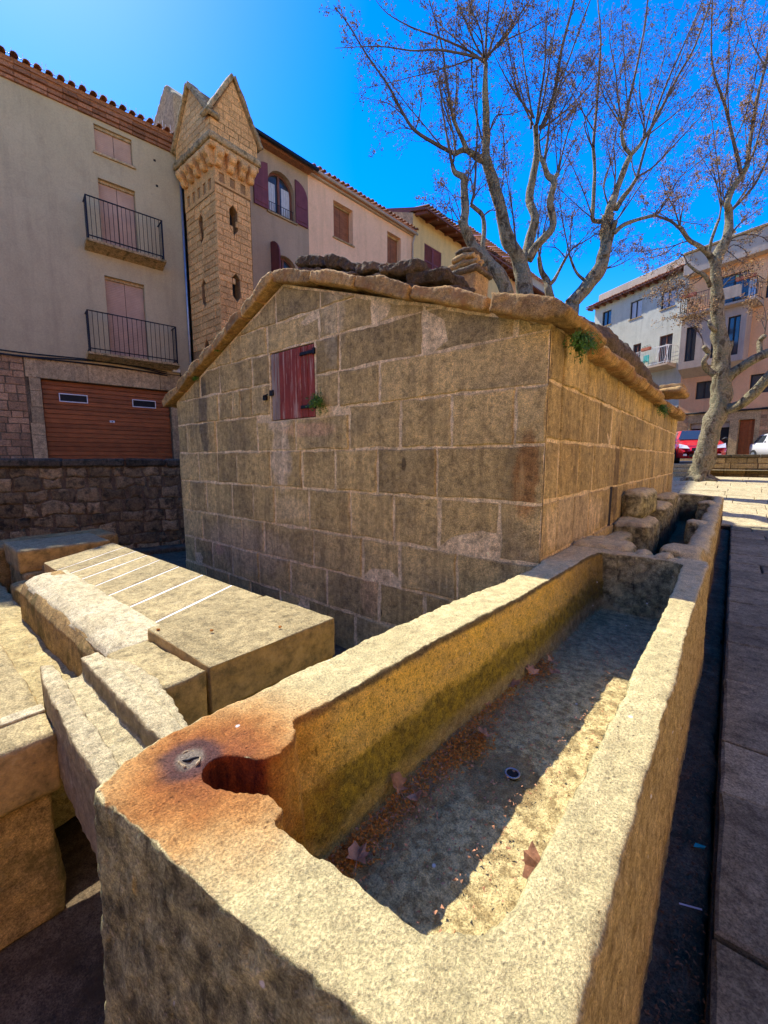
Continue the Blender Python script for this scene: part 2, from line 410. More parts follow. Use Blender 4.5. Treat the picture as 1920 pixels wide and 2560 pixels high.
M['brickband'] = stone_mat('old_brick_cornice', (.38, .16, .09), (.26, .12, .075), (.1, .055, .035), 2, 0, .5, .3, .8, (.32, .25, .18), .5, None, .02)
M['iron'] = plain('black_iron', (.018, .018, .022), .5, .2, 30, .1, .6)
M['garage'] = wood('varnished_garage_board', (.42, .12, .03), (.2, .05, .013), 's', .45)
M['blind'] = plain('pinkish_roll_blind', (.52, .33, .215), .75, .12, 3, .05)
M['blind_b'] = wood('brown_roll_blind', (.34, .13, .06), (.2, .075, .035), 's', .6)
M['shutter'] = wood('maroon_shutter_paint', (.22, .06, .055), (.15, .04, .04), 'z', .55)
M['hatch'] = wood('worn_red_hatch_paint', (.3, .055, .035), (.2, .035, .025), 'z', .75, (.42, .26, .19))
M['hatchgrey'] = wood('bare_weathered_board', (.33, .26, .2), (.22, .16, .12), 'z', .85, (.22, .06, .045))
M['timber'] = wood('eave_timber', (.2, .065, .03), (.12, .04, .02), 'z', .6)
M['frame_b'] = wood('brown_window_frame', (.2, .075, .04), (.13, .045, .025), 'z', .5)
M['glass'] = NT('window_glass').fin((.03, .04, .05), .06, None, .8)
M['curtain'] = plain('net_curtain', (.5, .5, .48), .9, .2, 12, .1, streakz=(6, 6, .6))
M['white'] = plain('white_paint', (.7, .68, .64), .6, .08)
M['zinc'] = plain('zinc_pipe', (.33, .36, .4), .4, .15, 6, .05, .7)
M['cable'] = plain('black_cable', (.012, .012, .012), .6)
M['dark'] = plain('dark_interior', (.02, .018, .016), .9)
M['red'] = NT('red_car_paint').fin((.62, .015, .02), .25, None, .5, Coat_Weight=.6)
M['whitecar'] = NT('white_car_paint').fin((.7, .7, .7), .3, None, .5, Coat_Weight=.5)
M['black'] = plain('black_plastic', (.02, .02, .02), .6)
M['chrome'] = NT('headlight_glass').fin((.75, .76, .78), .15, None, .8)
M['teal'] = plain('teal_plastic', (.02, .35, .3), .5)
M['terracotta'] = plain('terracotta_pot', (.4, .12, .06), .8)
M['leafgreen'] = plain('fresh_green_leaf', (.08, .19, .03), .6, .4, 20)
M['moss'] = plain('dark_moss', (.045, .055, .015), .95, .5, 30, .4)
M['deadleaf'] = plain('dry_brown_leaf', (.46, .21, .1), .75, .45, 25, .5)
M['litter'] = plain('orange_seed_fluff', (.48, .17, .025), .9, .6, 60, .5)
M['litter_dark'] = plain('damp_leaf_crumbs', (.16, .08, .035), .9, .7, 60, .5)
M['balls'] = plain('plane_seed_ball', (.1, .06, .035), .95, .4, 30)
M['bud'] = plain('pale_old_leaf', (.42, .27, .11), .85, .45, 30)
M['twig'] = plain('plane_twig', (.11, .08, .055), .85, .3, 10)
def bark():
    n = NT('plane_tree_bark')
    A = n.noise(n.vmath('MULTIPLY', n.pos, (1, 1, .6)), 5, 7, .65, .8)
    col = n.ramp(A, [(.3, (.05, .038, .022)), (.42, (.17, .13, .07)), (.5, (.4, .33, .19)), (.6, (.2, .185, .1)), (.72, (.6, .53, .35))])
    B = n.noise(n.pos, 26, 6, .7)
    col = n.mix(.7, col, n.ramp(B, [(.3, .5), (.7, 1.4)]), 'MULTIPLY')
    ridge = n.noise(n.vmath('MULTIPLY', n.pos, (2, 2, 14)), 1.2, 5, .6, .5)
    return n.fin(col, .9, n.bump(n.math('ADD', n.math('ADD', A, n.math('MULTIPLY', B, .7)), n.math('MULTIPLY', ridge, .8)), 1., .09))
M['bark'] = bark()
def trough_mat(name, inner=True):
    n = NT(name); p = n.pos; X, Y, Z = n.xyz(p)[:3]; nx, ny, nz = n.xyz(n.nrm)[:3]
    A = n.noise(p, 3, 8, .65); B = n.noise(p, 22, 8, .72); C = n.noise(p, 190, 4, .8); D = n.noise(p, 8, 8, .72, .3)
    base = n.mix(n.ramp(A, [(.35, 0), (.65, 1)]), (.74, .59, .32), (.6, .47, .25))
    base = n.mix(n.math('MULTIPLY', n.ramp(D, [(.34, 1), (.48, 0)]), .3), base, (.22, .16, .085))
    # outer rough faces: grey lichen, nearly black crusts
    outc = n.mix(n.ramp(n.noise(p, 11, 8, .72), [(.4, 0), (.62, 1)]), (.15, .125, .065), (.54, .46, .24))
    outc = n.mix(n.math('MULTIPLY', n.ramp(n.noise(p, 38, 5, .7), [(.6, 0), (.7, 1)]), .7), outc, (.62, .5, .34))
    outc = n.mix(n.math('MULTIPLY', n.ramp(n.noise(n.vmath('MULTIPLY', p, (8, 8, 2.5)), 1.6, 7, .7), [(.56, 0), (.64, 1)]), .8), outc, (.045, .036, .02))
    ochre = n.mix(n.ramp(n.noise(n.vmath('MULTIPLY', p, (2, 2, 6)), 2.2, 8, .7), [(.35, 0), (.65, 1)]), (.88, .55, .11), (.72, .46, .14))
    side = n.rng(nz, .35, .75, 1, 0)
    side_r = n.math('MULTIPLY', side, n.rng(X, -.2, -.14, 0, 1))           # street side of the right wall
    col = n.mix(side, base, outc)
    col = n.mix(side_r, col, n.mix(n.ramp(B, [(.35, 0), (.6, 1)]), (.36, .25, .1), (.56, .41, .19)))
    if inner:
        ins = n.math('MULTIPLY', n.rng(nx, .25, .6), n.math('MULTIPLY', n.rng(X, -.62, -.58, 1, 0), n.rng(X, -.92, -.88, 0, 1)))
        olive = n.mix(n.ramp(n.noise(p, 30, 6, .7), [(.4, 0), (.62, 1)]), (.13, .095, .012), (.42, .28, .02))
        zz = n.math('ADD', Z, n.math('MULTIPLY', n.math('SUBTRACT', n.noise(n.vmath('MULTIPLY', p, (1, 1, 2)), 5, 6, .7), .5), .22))
        band = n.math('MULTIPLY', n.rng(zz, .2, .27, .15, 1), n.rng(zz, .36, .42, 1, 0))
        inn = n.mix(n.math('MULTIPLY', band, .85), ochre, olive)
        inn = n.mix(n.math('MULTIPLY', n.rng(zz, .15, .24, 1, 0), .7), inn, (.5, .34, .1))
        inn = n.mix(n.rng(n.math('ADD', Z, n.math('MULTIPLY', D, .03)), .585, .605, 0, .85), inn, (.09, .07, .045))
        fine = n.ramp(n.noise(p, 70, 4, .7), [(.33, .25), (.47, 1)])
        inn = n.mix(.8, inn, fine, 'MULTIPLY')
        # inner wall colour darkens towards the far end of the trough
        inn = n.mix(n.math('MULTIPLY', n.rng(Y, 2.4, 3.3), .65), inn, (.09, .07, .03))
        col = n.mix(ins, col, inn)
        inner_all = n.math('MULTIPLY', n.math('MULTIPLY', n.rng(X, -.8, -.77, 0, 1), n.rng(X, -.24, -.2, 1, 0)), n.math('MULTIPLY', n.rng(Y, .46, .5), n.rng(Y, 3.33, 3.36, 1, 0)))
        fl = n.math('MULTIPLY', inner_all, n.rng(Z, .22, .3, 1, 0))
        floor = n.mix(n.ramp(n.noise(p, 26, 9, .78), [(.43, 0), (.55, 1)]), (.34, .25, .15), (.74, .6, .4))
        drain = n.rng(n.math('ADD', n.vmath('DISTANCE', p, (-.53, 1.3, .16)), n.math('MULTIPLY', D, .1)), .17, .2, 1, 0)
        floor = n.mix(n.math('MULTIPLY', drain, .7), floor, (.26, .17, .095))
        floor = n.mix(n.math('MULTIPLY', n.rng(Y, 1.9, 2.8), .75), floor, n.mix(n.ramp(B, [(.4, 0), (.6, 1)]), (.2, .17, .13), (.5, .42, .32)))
        brown_foot = n.math('MULTIPLY', n.rng(n.math('ADD', X, n.math('MULTIPLY', D, .25)), -.6, -.42, 1, 0), .6)
        floor = n.mix(brown_foot, floor, (.3, .2, .12))  # floor browner along the foot of the left wall
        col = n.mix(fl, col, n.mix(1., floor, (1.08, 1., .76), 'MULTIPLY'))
        # rust around the iron fixing at the corner
        dist = n.vmath('DISTANCE', n.vmath('MULTIPLY', p, (1, 1, .35)), (-.86, .42, .21))
        dn = n.math('ADD', dist, n.math('MULTIPLY', n.math('SUBTRACT', n.noise(p, 9, 8, .72), .5), .22))
        up = n.rng(n.math('ADD', n.math('ADD', n.math('MULTIPLY', ny, -1.), n.math('MULTIPLY', nx, -.8)), 0), .3, .6, 1, 0)
        rust = n.math('MULTIPLY', n.rng(dn, .1, .4, 1, 0), up)
        col = n.mix(n.math('MULTIPLY', rust, .93), col, n.mix(n.rng(dn, .02, .24, 0, 1), (.26, .055, .014), (.56, .21, .035)))
        d2 = n.vmath('DISTANCE', n.vmath('MULTIPLY', p, (1, 1, .3)), (-.905, .392, .18))
        d2n = n.math('ADD', d2, n.math('MULTIPLY', n.math('SUBTRACT', B, .5), .04))
        col = n.mix(n.math('MULTIPLY', n.rng(d2n, .05, .085, 1, 0), .85), col, (.09, .045, .05))
        col = n.mix(n.math('MULTIPLY', n.rng(d2n, .02, .04, 1, 0), .7), col, (.3, .25, .2))
        hole = n.math('MULTIPLY', n.rng(n.vmath('DISTANCE', n.vmath('MULTIPLY', p, (1, 1, 0)), (-.82, .45, 0)), .06, .09, 1, 0), n.rng(nz, .3, .6, 1, 0))
        col = n.mix(hole, col, n.mix(n.ramp(n.noise(n.vmath('MULTIPLY', p, (1, 1, .2)), 40, 5, .7), [(.4, 0), (.6, 1)]), (.09, .012, .004), (.26, .045, .008)))
    col = n.mix(1., col, (1., 1.04, .9), 'MULTIPLY')
    col = n.mix(.6, col, n.ramp(B, [(.3, .5), (.5, 1.), (.72, 1.45)]), 'MULTIPLY')
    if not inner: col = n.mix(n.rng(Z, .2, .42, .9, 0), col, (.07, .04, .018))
    col = n.mix(.75, col, n.ramp(C, [(.34, .35), (.5, 1.), (.66, 1.7)]), 'MULTIPLY')
    wv = n.voro(p, 13); ws_ = n.math('MULTIPLY', n.ramp(wv.outputs['Distance'], [(.05, 1), (.09, 0)]), n.ramp(n.xyz(wv.outputs['Color'])[0], [(.82, 0), (.84, 1)]))
    col = n.mix(ws_, col, (.85, .82, .75))
    vp = n.voro(p, 60); pit = n.ramp(vp.outputs['Distance'], [(0, 0), (.25, 1)])
    pit = n.math('MAXIMUM', pit, n.ramp(n.noise(p, 14, 3), [(.5, 1), (.62, 0)]))
    col = n.mix(.6, col, n.mix(pit, (.15, .1, .06), 1.), 'MULTIPLY')
    h = n.math('ADD', n.math('MULTIPLY', B, 1.), n.math('ADD', n.math('MULTIPLY', C, .35), n.math('MULTIPLY', pit, .3)))
    return n.fin(col, .93, n.bump(h, .95, .02))
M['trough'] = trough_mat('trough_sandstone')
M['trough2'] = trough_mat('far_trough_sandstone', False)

# ================================================================== SETTING
def struct(mb, name, mat, parent=None):
    o = mb.build(name, mat, parent)
    if parent is None: o['kind'] = 'structure'
    return o
STREET = .9
mb = MB()                                            # the town's ground: one sheet with the sunken fountain court cut out
hole = [(-12.7, -7), (9, -7), (9, 19.6), (-4.3, 19.6)]
sheet(mb, Flat(STREET), [(-300, -300), (300, -300), (300, 300), (-300, 300)], [hole])
struct(mb, 'ground', M['plaza'])  # its unseen stretches are kept pale to bounce warm light
mb = MB()
wbox(mb, -13, -.02, -7, 2.2, -1., -.36, .01); wbox(mb, -13, -.02, 2.2, 20, -1.1, -.6, .01)
struct(mb, 'court_floor', M['court'])
mb = MB(); wbox(mb, -.2, .048, -6, 10.9, -1., -.1, .01)
chan = carve(mb, 'drainage_channel', M['court'], None, .03, ((9, .02), (30, .008))); chan['kind'] = 'structure'
mb = MB()
def plaza_z(y): return 0 if y < 10.6 else min(.66, (y - 10.6) * .078)
ys = [-7, 10.6, 11.5, 13, 15, 17, 19, 20.2]
for i in range(len(ys) - 1):
    for x0, x1 in ((.055, 3.2), (-9, .055)):
        if x0 < 0 and ys[i] < 10.6: continue
        mb.quad(V((x0, ys[i], plaza_z(ys[i]) - .03)), V((x1, ys[i], plaza_z(ys[i]) - .03)), V((x1, ys[i + 1], plaza_z(ys[i + 1]) - .03)), V((x0, ys[i + 1], plaza_z(ys[i + 1]) - .03)))
mb.quad(V((.055, -7, -.03)), V((.055, 10.6, -.03)), V((.055, 10.6, -1)), V((.055, -7, -1)))
mb.quad(V((-9, 10.6, -.03)), V((.055, 10.6, -.03)), V((.055, 10.6, -1)), V((-9, 10.6, -1)))
pav = struct(mb, 'pavement', M['pave_base'])
mb = MB()
for i in range(len(ys) - 1): mb.quad(V((3.2, ys[i], plaza_z(ys[i]) - .03)), V((9.2, ys[i], plaza_z(ys[i]) - .03)), V((9.2, ys[i + 1], plaza_z(ys[i + 1]) - .03)), V((3.2, ys[i + 1], plaza_z(ys[i + 1]) - .03)))
struct(mb, 'square', M['plaza'])  # unseen flat paving, pale so that it bounces warm light into the shade
# slabs along the fountain, laid in courses across the walkway
mb0 = None
y = .2
while y < 10.5:
    ln = R.uniform(.38, .72)
    x = .056; first = True
    while x < 3.2 and (x < 1.8 or y > 3):
        wd = R.uniform(.35, .75) if not first else R.choice((.3, .45, .6))
        first = False
        k = MB(); j = .004
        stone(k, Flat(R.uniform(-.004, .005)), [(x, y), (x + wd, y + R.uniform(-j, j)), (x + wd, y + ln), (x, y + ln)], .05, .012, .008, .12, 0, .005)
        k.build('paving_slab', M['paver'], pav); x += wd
    y += ln
mb = MB(); y = 10.62                                  # the lit square beyond, slabs getting too small to pick apart
while y < 19.9:
    ln = R.uniform(.5, .8); x = -3.4 + R.uniform(0, .4)
    while x < 5:
        wd = R.uniform(.5, 1.1); z0 = plaza_z(y); z1 = plaza_z(y + ln)
        fr = lambda a, b, d=0, z0=z0, z1=z1, y=y, ln=ln: V((a, b, z0 + (z1 - z0) * (b - y) / ln + d))
        stone(mb, fr, rect(x, x + wd, y, y + ln), .03, .01, .008, .4, R.uniform(-.003, .004), .002)
        x += wd
    y += ln
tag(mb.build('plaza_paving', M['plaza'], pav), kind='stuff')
mb = MB(); mb.quad(V((-9, 20.1, 1.1)), V((30, 20.1, 1.1)), V((30, 60, 1.5)), V((-9, 60, 1.5)))
M['asphalt'] = stone_mat('pale_asphalt', (.2, .19, .17), (.16, .15, .14), (.1, .095, .09), 2, 0, .3, 0, .3, None, .5, None, .01)
struct(mb, 'street', M['asphalt'])

# ================================================================== FOUNTAIN HOUSE
fh = empty('fountain_house', (-3.6, 6.6, -.6), 'low gabled sandstone fountain house with a small red hatch, in the middle', 'stone building')
FG = Frame((0, 2.816), (1, 0)); FE = Frame((-.952, 0), (0, 1))
APX, APZ, LX, LZ, RX, RZ = -3.68, 3.06, -6.22, 2.10, -.952, 2.16
core = [(LX + .01, -.7), (RX - .012, -.7), (RX - .012, RZ), (APX, APZ), (LX + .01, LZ)]
mb = MB()
hz = [(-3.955, 1.70), (-3.225, 1.70), (-3.23, 2.415), (-3.955, 2.42)]
sheet(mb, FG, core, [hz], -.004, .16)
sheet(mb, lambda a, b, d=0: V((-.957, a, b)), [(2.82, -.7), (10.5, -.7), (10.5, RZ), (2.82, RZ)])
sheet(mb, lambda a, b, d=0: V((a, 10.5, b)), core)
mb.quad(V((LX, 2.83, -.7)), V((LX, 10.5, -.7)), V((LX, 10.5, LZ)), V((LX, 2.83, LZ)))
mb.build('wall_core', M['mortar'], fh)
XR = RX
rows = [(2.705, 3.1, [-3.82, -3.13, -2.47]),
        (2.425, 2.705, [-4.72, -3.99, -3.15, -2.89, -2.47, -1.93]),
        (2.10, 2.425, [-5.5, -5.0, -4.29, -3.96, -3.21, -2.88, -1.94, -1.19]),
        (1.77, 2.10, [-5.72, -5.06, -4.74, -4.56, -4.32, -3.95, -3.22, -2.89, -2.39]),
        (1.375, 1.77, [-5.95, -5.15, -4.23, -3.54, -2.76, -2.16, -1.67, -1.17]),
        (.983, 1.375, [-5.66, -5.15, -4.7, -4.0, -3.45, -2.95, -2.42, -1.8]),
        (.557, .983, [-5.95, -5.48, -4.83, -4.37, -3.94, -3.35, -2.75, -2.23, -1.77, -1.26]),
        (.17, .557, [-5.64, -5.23, -4.64, -4.18, -3.29, -2.6, -2.16, -1.6]),
        (-.21, .17, [-5.9, -5.4, -4.9, -4.3, -3.7, -3.1, -2.4, -1.9, -1.3]),
        (-.62, -.21, [-5.6, -5.0, -4.5, -3.9, -3.4, -2.7, -2.1, -1.5])]
sl_r = (APZ - RZ) / (RX - APX); sl_l = (APZ - LZ) / (APX - LX)
for z0, z1, js in rows:
    xs = [LX] + js + [XR]
    for a, b in zip(xs[:-1], xs[1:]):
        if b - a < .05: continue
        w1, w2 = R.uniform(-.006, .006), R.uniform(-.006, .006)
        p = [(a + w1, z0), (b + w1, z0), (b + w2, z1), (a + w2, z1)]
        p = clip(p, -(-sl_r), 1, APZ + sl_r * APX - .02)            # z <= APZ - sl_r (x - APX)
        if len(p) > 2: p = clip(p, -sl_l, 1, APZ - sl_l * APX - .02)
        if len(p) < 3: continue
        if z0 < 2.4 and z1 > 1.72 and b > -3.97 and a < -3.2:          # courses beside and over the hatch
            if a >= -3.97 and b <= -3.2 : continue
            if z0 >= 1.76:
                if b > -3.97 and a < -3.97: p = clip(p, 1, 0, -3.965)
                elif a < -3.2: p = clip(p, -1, 0, 3.215)
            else: pass
        if z0 == 1.375: p = clip(p, 0, 1, 1.70) if (a < -3.2 and b > -4.0) else p
        if len(p) < 3: continue
        k = MB(); stone(k, FG, p, .05, .009, .014, .07, R.uniform(-.003, .009), .006)
        k.build('stone_block', M['ashlar'], fh)
for z0, z1 in ((1.79, 2.14), (1.41, 1.79), (1.0, 1.41), (.6, 1.0), (.2, .6)):
    y = 2.818 if R.random() < 9 else 0; n_ = 0
    while y < 10.45:
        L = {0: R.uniform(.2, .45)}.get(n_, R.uniform(.38, .72)); n_ += 1
        if z0 == 1.79 and n_ == 1: L = .26
        y1 = min(y + L, 10.5)
        if z0 == .6 and 4.6 < y1 < 5.1: y1 = 4.78
        k = MB(); stone(k, FE, rect(y, y1, z0, z1), .05, .009, .014, .09, R.uniform(-.003, .01), .006)
        k.build('stone_block', M['ashlar'], fh)
        y = y1 + (.13 if z0 == .6 and abs(y1 - 4.78) < 1e-6 else 0)
mb = MB(); cbox(mb, FE, 4.785, 4.905, .4, 1.0, -.012, -.002, .002); mb.build('drain_slot', M['dark'], fh)
# red hatch
hb = MB(); x = -3.945
ws = [.062, .075, .17, .14, .06, .1, .098]
for i, wd in enumerate(ws):
    k = MB(); cbox(k, FG, x + .002, x + wd - .002, 1.705 + R.uniform(0, .006), 2.408 - R.uniform(0, .006), -.04, -.005 + R.uniform(-.004, .006), .004)
    k.build('board', M['hatchgrey'] if i < 1 or i == 1 else M['hatch'], fh); x += wd
for z in (2.33, 1.81):
    k = MB(); cbox(k, FG, -3.44, -3.22, z - .016, z + .016, -.002, .012, .003); cbox(k, FG, -3.235, -3.205, z - .03, z + .03, -.002, .02, .004); k.build('hinge', M['iron'], fh)
k = MB(); cbox(k, FG, -3.965, -3.9, 1.97, 2.03, -.002, .014, .003); tube(k, [FG(-3.98, 1.99, .02), FG(-4.02, 1.97, .05), FG(-4.05, 1.96, .01)], .008, 6); cbox(k, FG, -4.06, -4.0, 1.93, 1.98, .005, .035, .006)
k.build('latch', M['iron'], fh)
# verge coping, one stone at a time
def coping(a, b, th0, th1, y0, y1):
    k = MB()
    d = V((b[0] - a[0], 0, b[1] - a[1])).normalized(); nn = V((-d.z, 0, d.x))
    A, B = V((a[0], 0, a[1])) + d * .011, V((b[0], 0, b[1])) - d * .011
    pts = [A - nn * th0, B - nn * th1, B - nn * .02, (A + B) / 2 + nn * .012, A - nn * .015]
    prism(k, lambda q, r, dd: V((q, dd, r)), [(p.x, p.z) for p in pts], y0, y1)
    carve(k, 'coping_stone', M['coping'], fh, .014, ((3, .01), (9, .01), (25, .006), (50, .003)))
vt = [(-6.5, 2.14), (-5.98, 2.3), (-5.64, 2.46), (-5.35, 2.58), (-4.98, 2.7), (-4.66, 2.83), (-4.38, 2.95), (-4.08, 3.06), (-3.74, 3.19), (-3.16, 3.04), (-2.57, 2.84), (-1.99, 2.62), (-1.34, 2.385)]
for a, b in zip(vt[:-1], vt[1:]):
    coping(a, b, R.uniform(.1, .125), R.uniform(.1, .125), 2.73 - R.uniform(0, .03), 3.2)
# big corner slab, then the dripping eave slabs down the long side
k = MB()
prism(k, lambda q, r, dd: V((q, dd, r)), [(-1.32, 2.26), (-1.0, 2.14), (-.84, 2.12), (-.8, 2.17), (-.92, 2.26), (-1.32, 2.38)], 2.68, 3.62)
carve(k, 'eave_stone', M['coping'], fh, .016, ((3, .015), (9, .012), (25, .007), (50, .003)))
y = 3.63
while y < 10.5:
    L = R.uniform(.35, .75); L = min(L, 10.62 - y) if 10.62 - y < 1 else L
    e = R.uniform(-.03, .03); zz = R.uniform(-.02, .02)
    k = MB(); prism(k, lambda q, r, dd: V((q, dd, r)), [(-1.35, 2.24 + zz), (-.99, 2.07), (-.84 + e, 2.06 + zz), (-.79 + e, 2.13 + zz), (-.93, 2.23 + zz), (-1.35, 2.4 + zz)], y, y + L - .012)
    carve(k, 'eave_stone', M['coping'], fh, .02, ((3, .018), (9, .012), (25, .007)))
    y += L
k = MB(); x = -6.45
for i in range(1):
    wbox(k, -6.5, -6.2, 3.2, 10.5, 2.02, 2.16, .02)
k.build('eave_course', M['coping'], fh)
# roof: bedding, lapped slabs, rough ridge stones and the stone mound above the right eave
k = MB()
prism(k, lambda q, r, dd: V((q, dd, r)), [(-6.4, 2.05), (-3.68, 3.0), (-1.0, 2.12), (-1.0, 2.2), (-3.68, 3.12), (-6.4, 2.15)], 3.0, 10.5)
k.build('roof', M['roofstone'], fh)
protos = []
for side in (0, 1):
    for r_ in range(5):
        for c_ in range(9):
            t0 = r_ / 5
            x0, z0 = (APX + (RX - .1 - APX) * (1 - t0), 2.2 + .9 * t0) if side else (APX + (-6.4 - APX) * (1 - t0), 2.14 + .98 * t0)
            k = MB(); sg = -1 if side else 1
            sl = .33 * sg * -1 if side else .36
            fr = lambda a, b, d, x0=x0, z0=z0, sg=sg: V((x0 + sg * a, 3.22 + b, z0 + .34 * a + d + .03))
            cbox(k, fr, 0, .6, c_ * .8 + .01, c_ * .8 + .78, -.02, R.uniform(.03, .06), .012, 0, .012)
            k.build('roof_slab', M['roofstone'], fh)
lump = [(-3.98, 3.3), (-3.55, 3.41), (-3.14, 3.27), (-2.77, 3.14), (-2.39, 3.0), (-2.05, 2.84)]
for i, (x, z) in enumerate(lump):
    zb = 3.06 - abs(x - APX) * .34; n_ = 3
    for j in range(n_):
        k = MB(); f = j / (n_ - 1); hx = .3 - .1 * f + R.uniform(-.03, .03); tl = R.uniform(-.25, .05) - .12; cx_ = x + R.uniform(-.05, .05); zc = zb + (z - zb) * (.1 + .72 * f)
        fr = lambda a, b, d, cx_=cx_, zc=zc, tl=tl: V((cx_ + a, 3.05 + b, zc + d + a * tl))
        cbox(k, fr, -hx, hx, R.uniform(-.05, .03), .42, -.05, .045, .012, 0, .02)
        carve(k, 'ridge_slab', M['roofstone'], fh, .02, ((5, .03), (12, .02), (30, .01)), False)
k = MB()
prof = [(2.95, 2.30, .08), (3.3, 2.38, .1), (3.7, 2.46, .14), (4.3, 2.56, .2), (5.1, 2.62, .24), (6., 2.64, .25), (7, 2.63, .25), (8, 2.6, .22), (8.9, 2.53, .2), (9.5, 2.4, .16)]
tube(k, [V((-1.2 - (y_ - 3) * .01, y_, z_ - r_ - .02)) for y_, z_, r_ in prof], [r_ + .02 for y_, z_, r_ in prof], 10)
carve(k, 'roof_mound', M['roofstone'], fh, .035, ((3, .06), (9, .03), (24, .014)))
k = MB(); wbox(k, -1.1, -.72, 8.6, 9.5, 2.42, 2.54, .03, 0, .02); wbox(k, -1.2, -.68, 7.9, 8.9, 2.3, 2.4, .03, 0, .02)
carve(k, 'gable_end_slab', M['coping'], fh, .03, ((4, .03), (12, .015)))
# stone chimney
ch = empty('roof_chimney', (-3.45, 6.2, 3.05), 'short square stone chimney with rounded dark cap on the fountain house roof', 'chimney')
k = MB(); wbox(k, -3.68, -3.2, 6.0, 6.45, 2.95, 4.12, .02); carve(k, 'shaft', M['coping'], ch, .03, ((5, .01), (15, .008)))
k = MB(); wbox(k, -3.73, -3.15, 5.95, 6.5, 4.1, 4.19, .03); carve(k, 'cap_band', M['roofstone'], ch, .02, ((6, .012), (20, .008)))
for i, (zc, rr) in enumerate(((4.25, .055), (4.36, .055), (4.45, .04))):
    k = MB()
    for yy in (6.06, 6.2, 6.38): tube(k, [V((-3.69 + i * .05, yy, zc)), V((-3.45, yy, zc + .02)), V((-3.2 - i * .06, yy, zc))], [rr * .9, rr * 1.15, rr * .8], 8)
    wbox(k, -3.6, -3.28, 6.08, 6.38, zc - .05, zc + .04, .02)
    carve(k, 'cap_stone', M['coping'] if i < 2 else M['roofstone'], ch, .02, ((6, .016), (20, .008)))

# ================================================================== NEAR TROUGH
tr = empty('stone_trough', (-.5, 1.8, -.6), 'long hollow stone trough with a rust-stained corner notch, nearest the camera', 'trough')
outer = [(-.985, .25), (-.965, .222), (-.94, .22), (-.88, .23), (-.75, .248), (-.64, .26), (-.54, .272), (-.43, .292), (-.31, .315), (-.12, .335), (-.092, .36), (-.09, 1.4), (-.083, 2.6), (-.068, 3.42),
         (-.08, 3.5), (-.5, 3.52), (-.95, 3.52), (-.952, 2.83), (-.93, 2.75), (-.93, 2.3), (-.965, 1.9), (-1.014, 1.22), (-1.023, .95), (-1.035, .6), (-1.03, .4), (-1.01, .29)]
inner = [(-.835, .63), (-.822, .80), (-.81, 1.3), (-.765, 1.95), (-.745, 2.6), (-.735, 3.17), (-.7, 3.36), (-.45, 3.38), (-.25, 3.37), (-.2, 3.3), (-.186, 2.4), (-.192, 1.4), (-.195, .85), (-.2, .56), (-.225, .49),
         (-.29, .443), (-.38, .432), (-.5, .424), (-.59, .415), (-.625, .415), (-.612, .435), (-.635, .452), (-.67, .45), (-.70, .438), (-.73, .42), (-.76, .4), (-.79, .388), (-.82, .385), (-.85, .395), (-.866, .425), (-.85, .455), (-.81, .48), (-.775, .497), (-.76, .535), (-.775, .585), (-.80, .615)]
FT = Flat(.6)
mb = MB(); sheet(mb, FT, outer, [inner])
n = len(outer)
def spread(p, k):
    cx_, cy_ = -.5, 1.8
    return (p[0] + (k if p[0] > -.3 else -k if p[0] < -.8 else 0), p[1] + (-k if p[1] < .6 else 0))
for i in range(n):
    p, q = outer[i], outer[(i + 1) % n]; P_, Q_ = spread(p, .03), spread(q, .03)
    mb.quad(V((*p, .6)), V((*P_, -.62)), V((*Q_, -.62)), V((*q, .6)))
mb.add([V((*spread(p, .03), -.62)) for p in outer], [t for t in tessellate_polygon([[V((*spread(p, .03), 0)) for p in outer]])])
def lean(p):
    x, y_ = p
    if y_ > .6 and x < -.6: x += .035
    if x > -.3: x -= .02
    if y_ > 3.2: y_ -= .03
    return (x, y_)
n = len(inner); FLZ = .165
for i in range(n):
    p, q = inner[i], inner[(i + 1) % n]; P_, Q_ = lean(p), lean(q)
    mb.quad(V((*p, .6)), V((*q, .6)), V((*Q_, FLZ)), V((*P_, FLZ)))
mb.add([V((*lean(p), FLZ)) for p in inner], [t for t in tessellate_polygon([[V((*lean(p), 0)) for p in inner]])])
bm_me = mb
# make the shell consistently closed before remeshing
def closed(mb_):
    import bmesh
    me = bpy.data.meshes.new('tmp'); me.from_pydata([tuple(v) for v in mb_.v], [], mb_.f)
    b = bmesh.new(); b.from_mesh(me); bmesh.ops.remove_doubles(b, verts=b.verts, dist=1e-5); bmesh.ops.recalc_face_normals(b, faces=b.faces)
    out = MB(); b.verts.index_update(); out.v = [v.co.copy() for v in b.verts]; out.f = [[v.index for v in f.verts] for f in b.faces]; out.m = [0] * len(out.f)
    b.free(); bpy.data.meshes.remove(me); return out
mb = closed(mb)
carve(mb, 'basin', M['trough'], tr, .0105, ((1.6, .008), (6, .005), (18, .0048), (48, .0045)))
k = MB()                                              # spent iron fixing with its lead collar
tube(k, [V((-.905 + .03 * math.cos(t), .39 + .021 * math.sin(t), .5975 + .0035 * math.sin(3 * t))) for t in [i * .38 for i in range(15)]], [.0028 + .0022 * noise.noise(V((i * .9, 0, 0))) for i in range(15)], 6)
M['lead'] = stone_mat('lead_crust', (.42, .33, .22), (.3, .22, .15), (.1, .06, .04), 3, 0, .3, 0, .5, None, .5, None, .004, False)
carve(k, 'lead_collar', M['lead'], tr, .0022, ((60, .005),))
k = MB(); tube(k, [V((-.912, .378, .5985)), V((-.9, .388, .6)), V((-.899, .396, .6)), V((-.893, .408, .5985))], [.0015, .004, .0025, .0015], 6); k.build('iron_stub', M['iron'], tr, True)
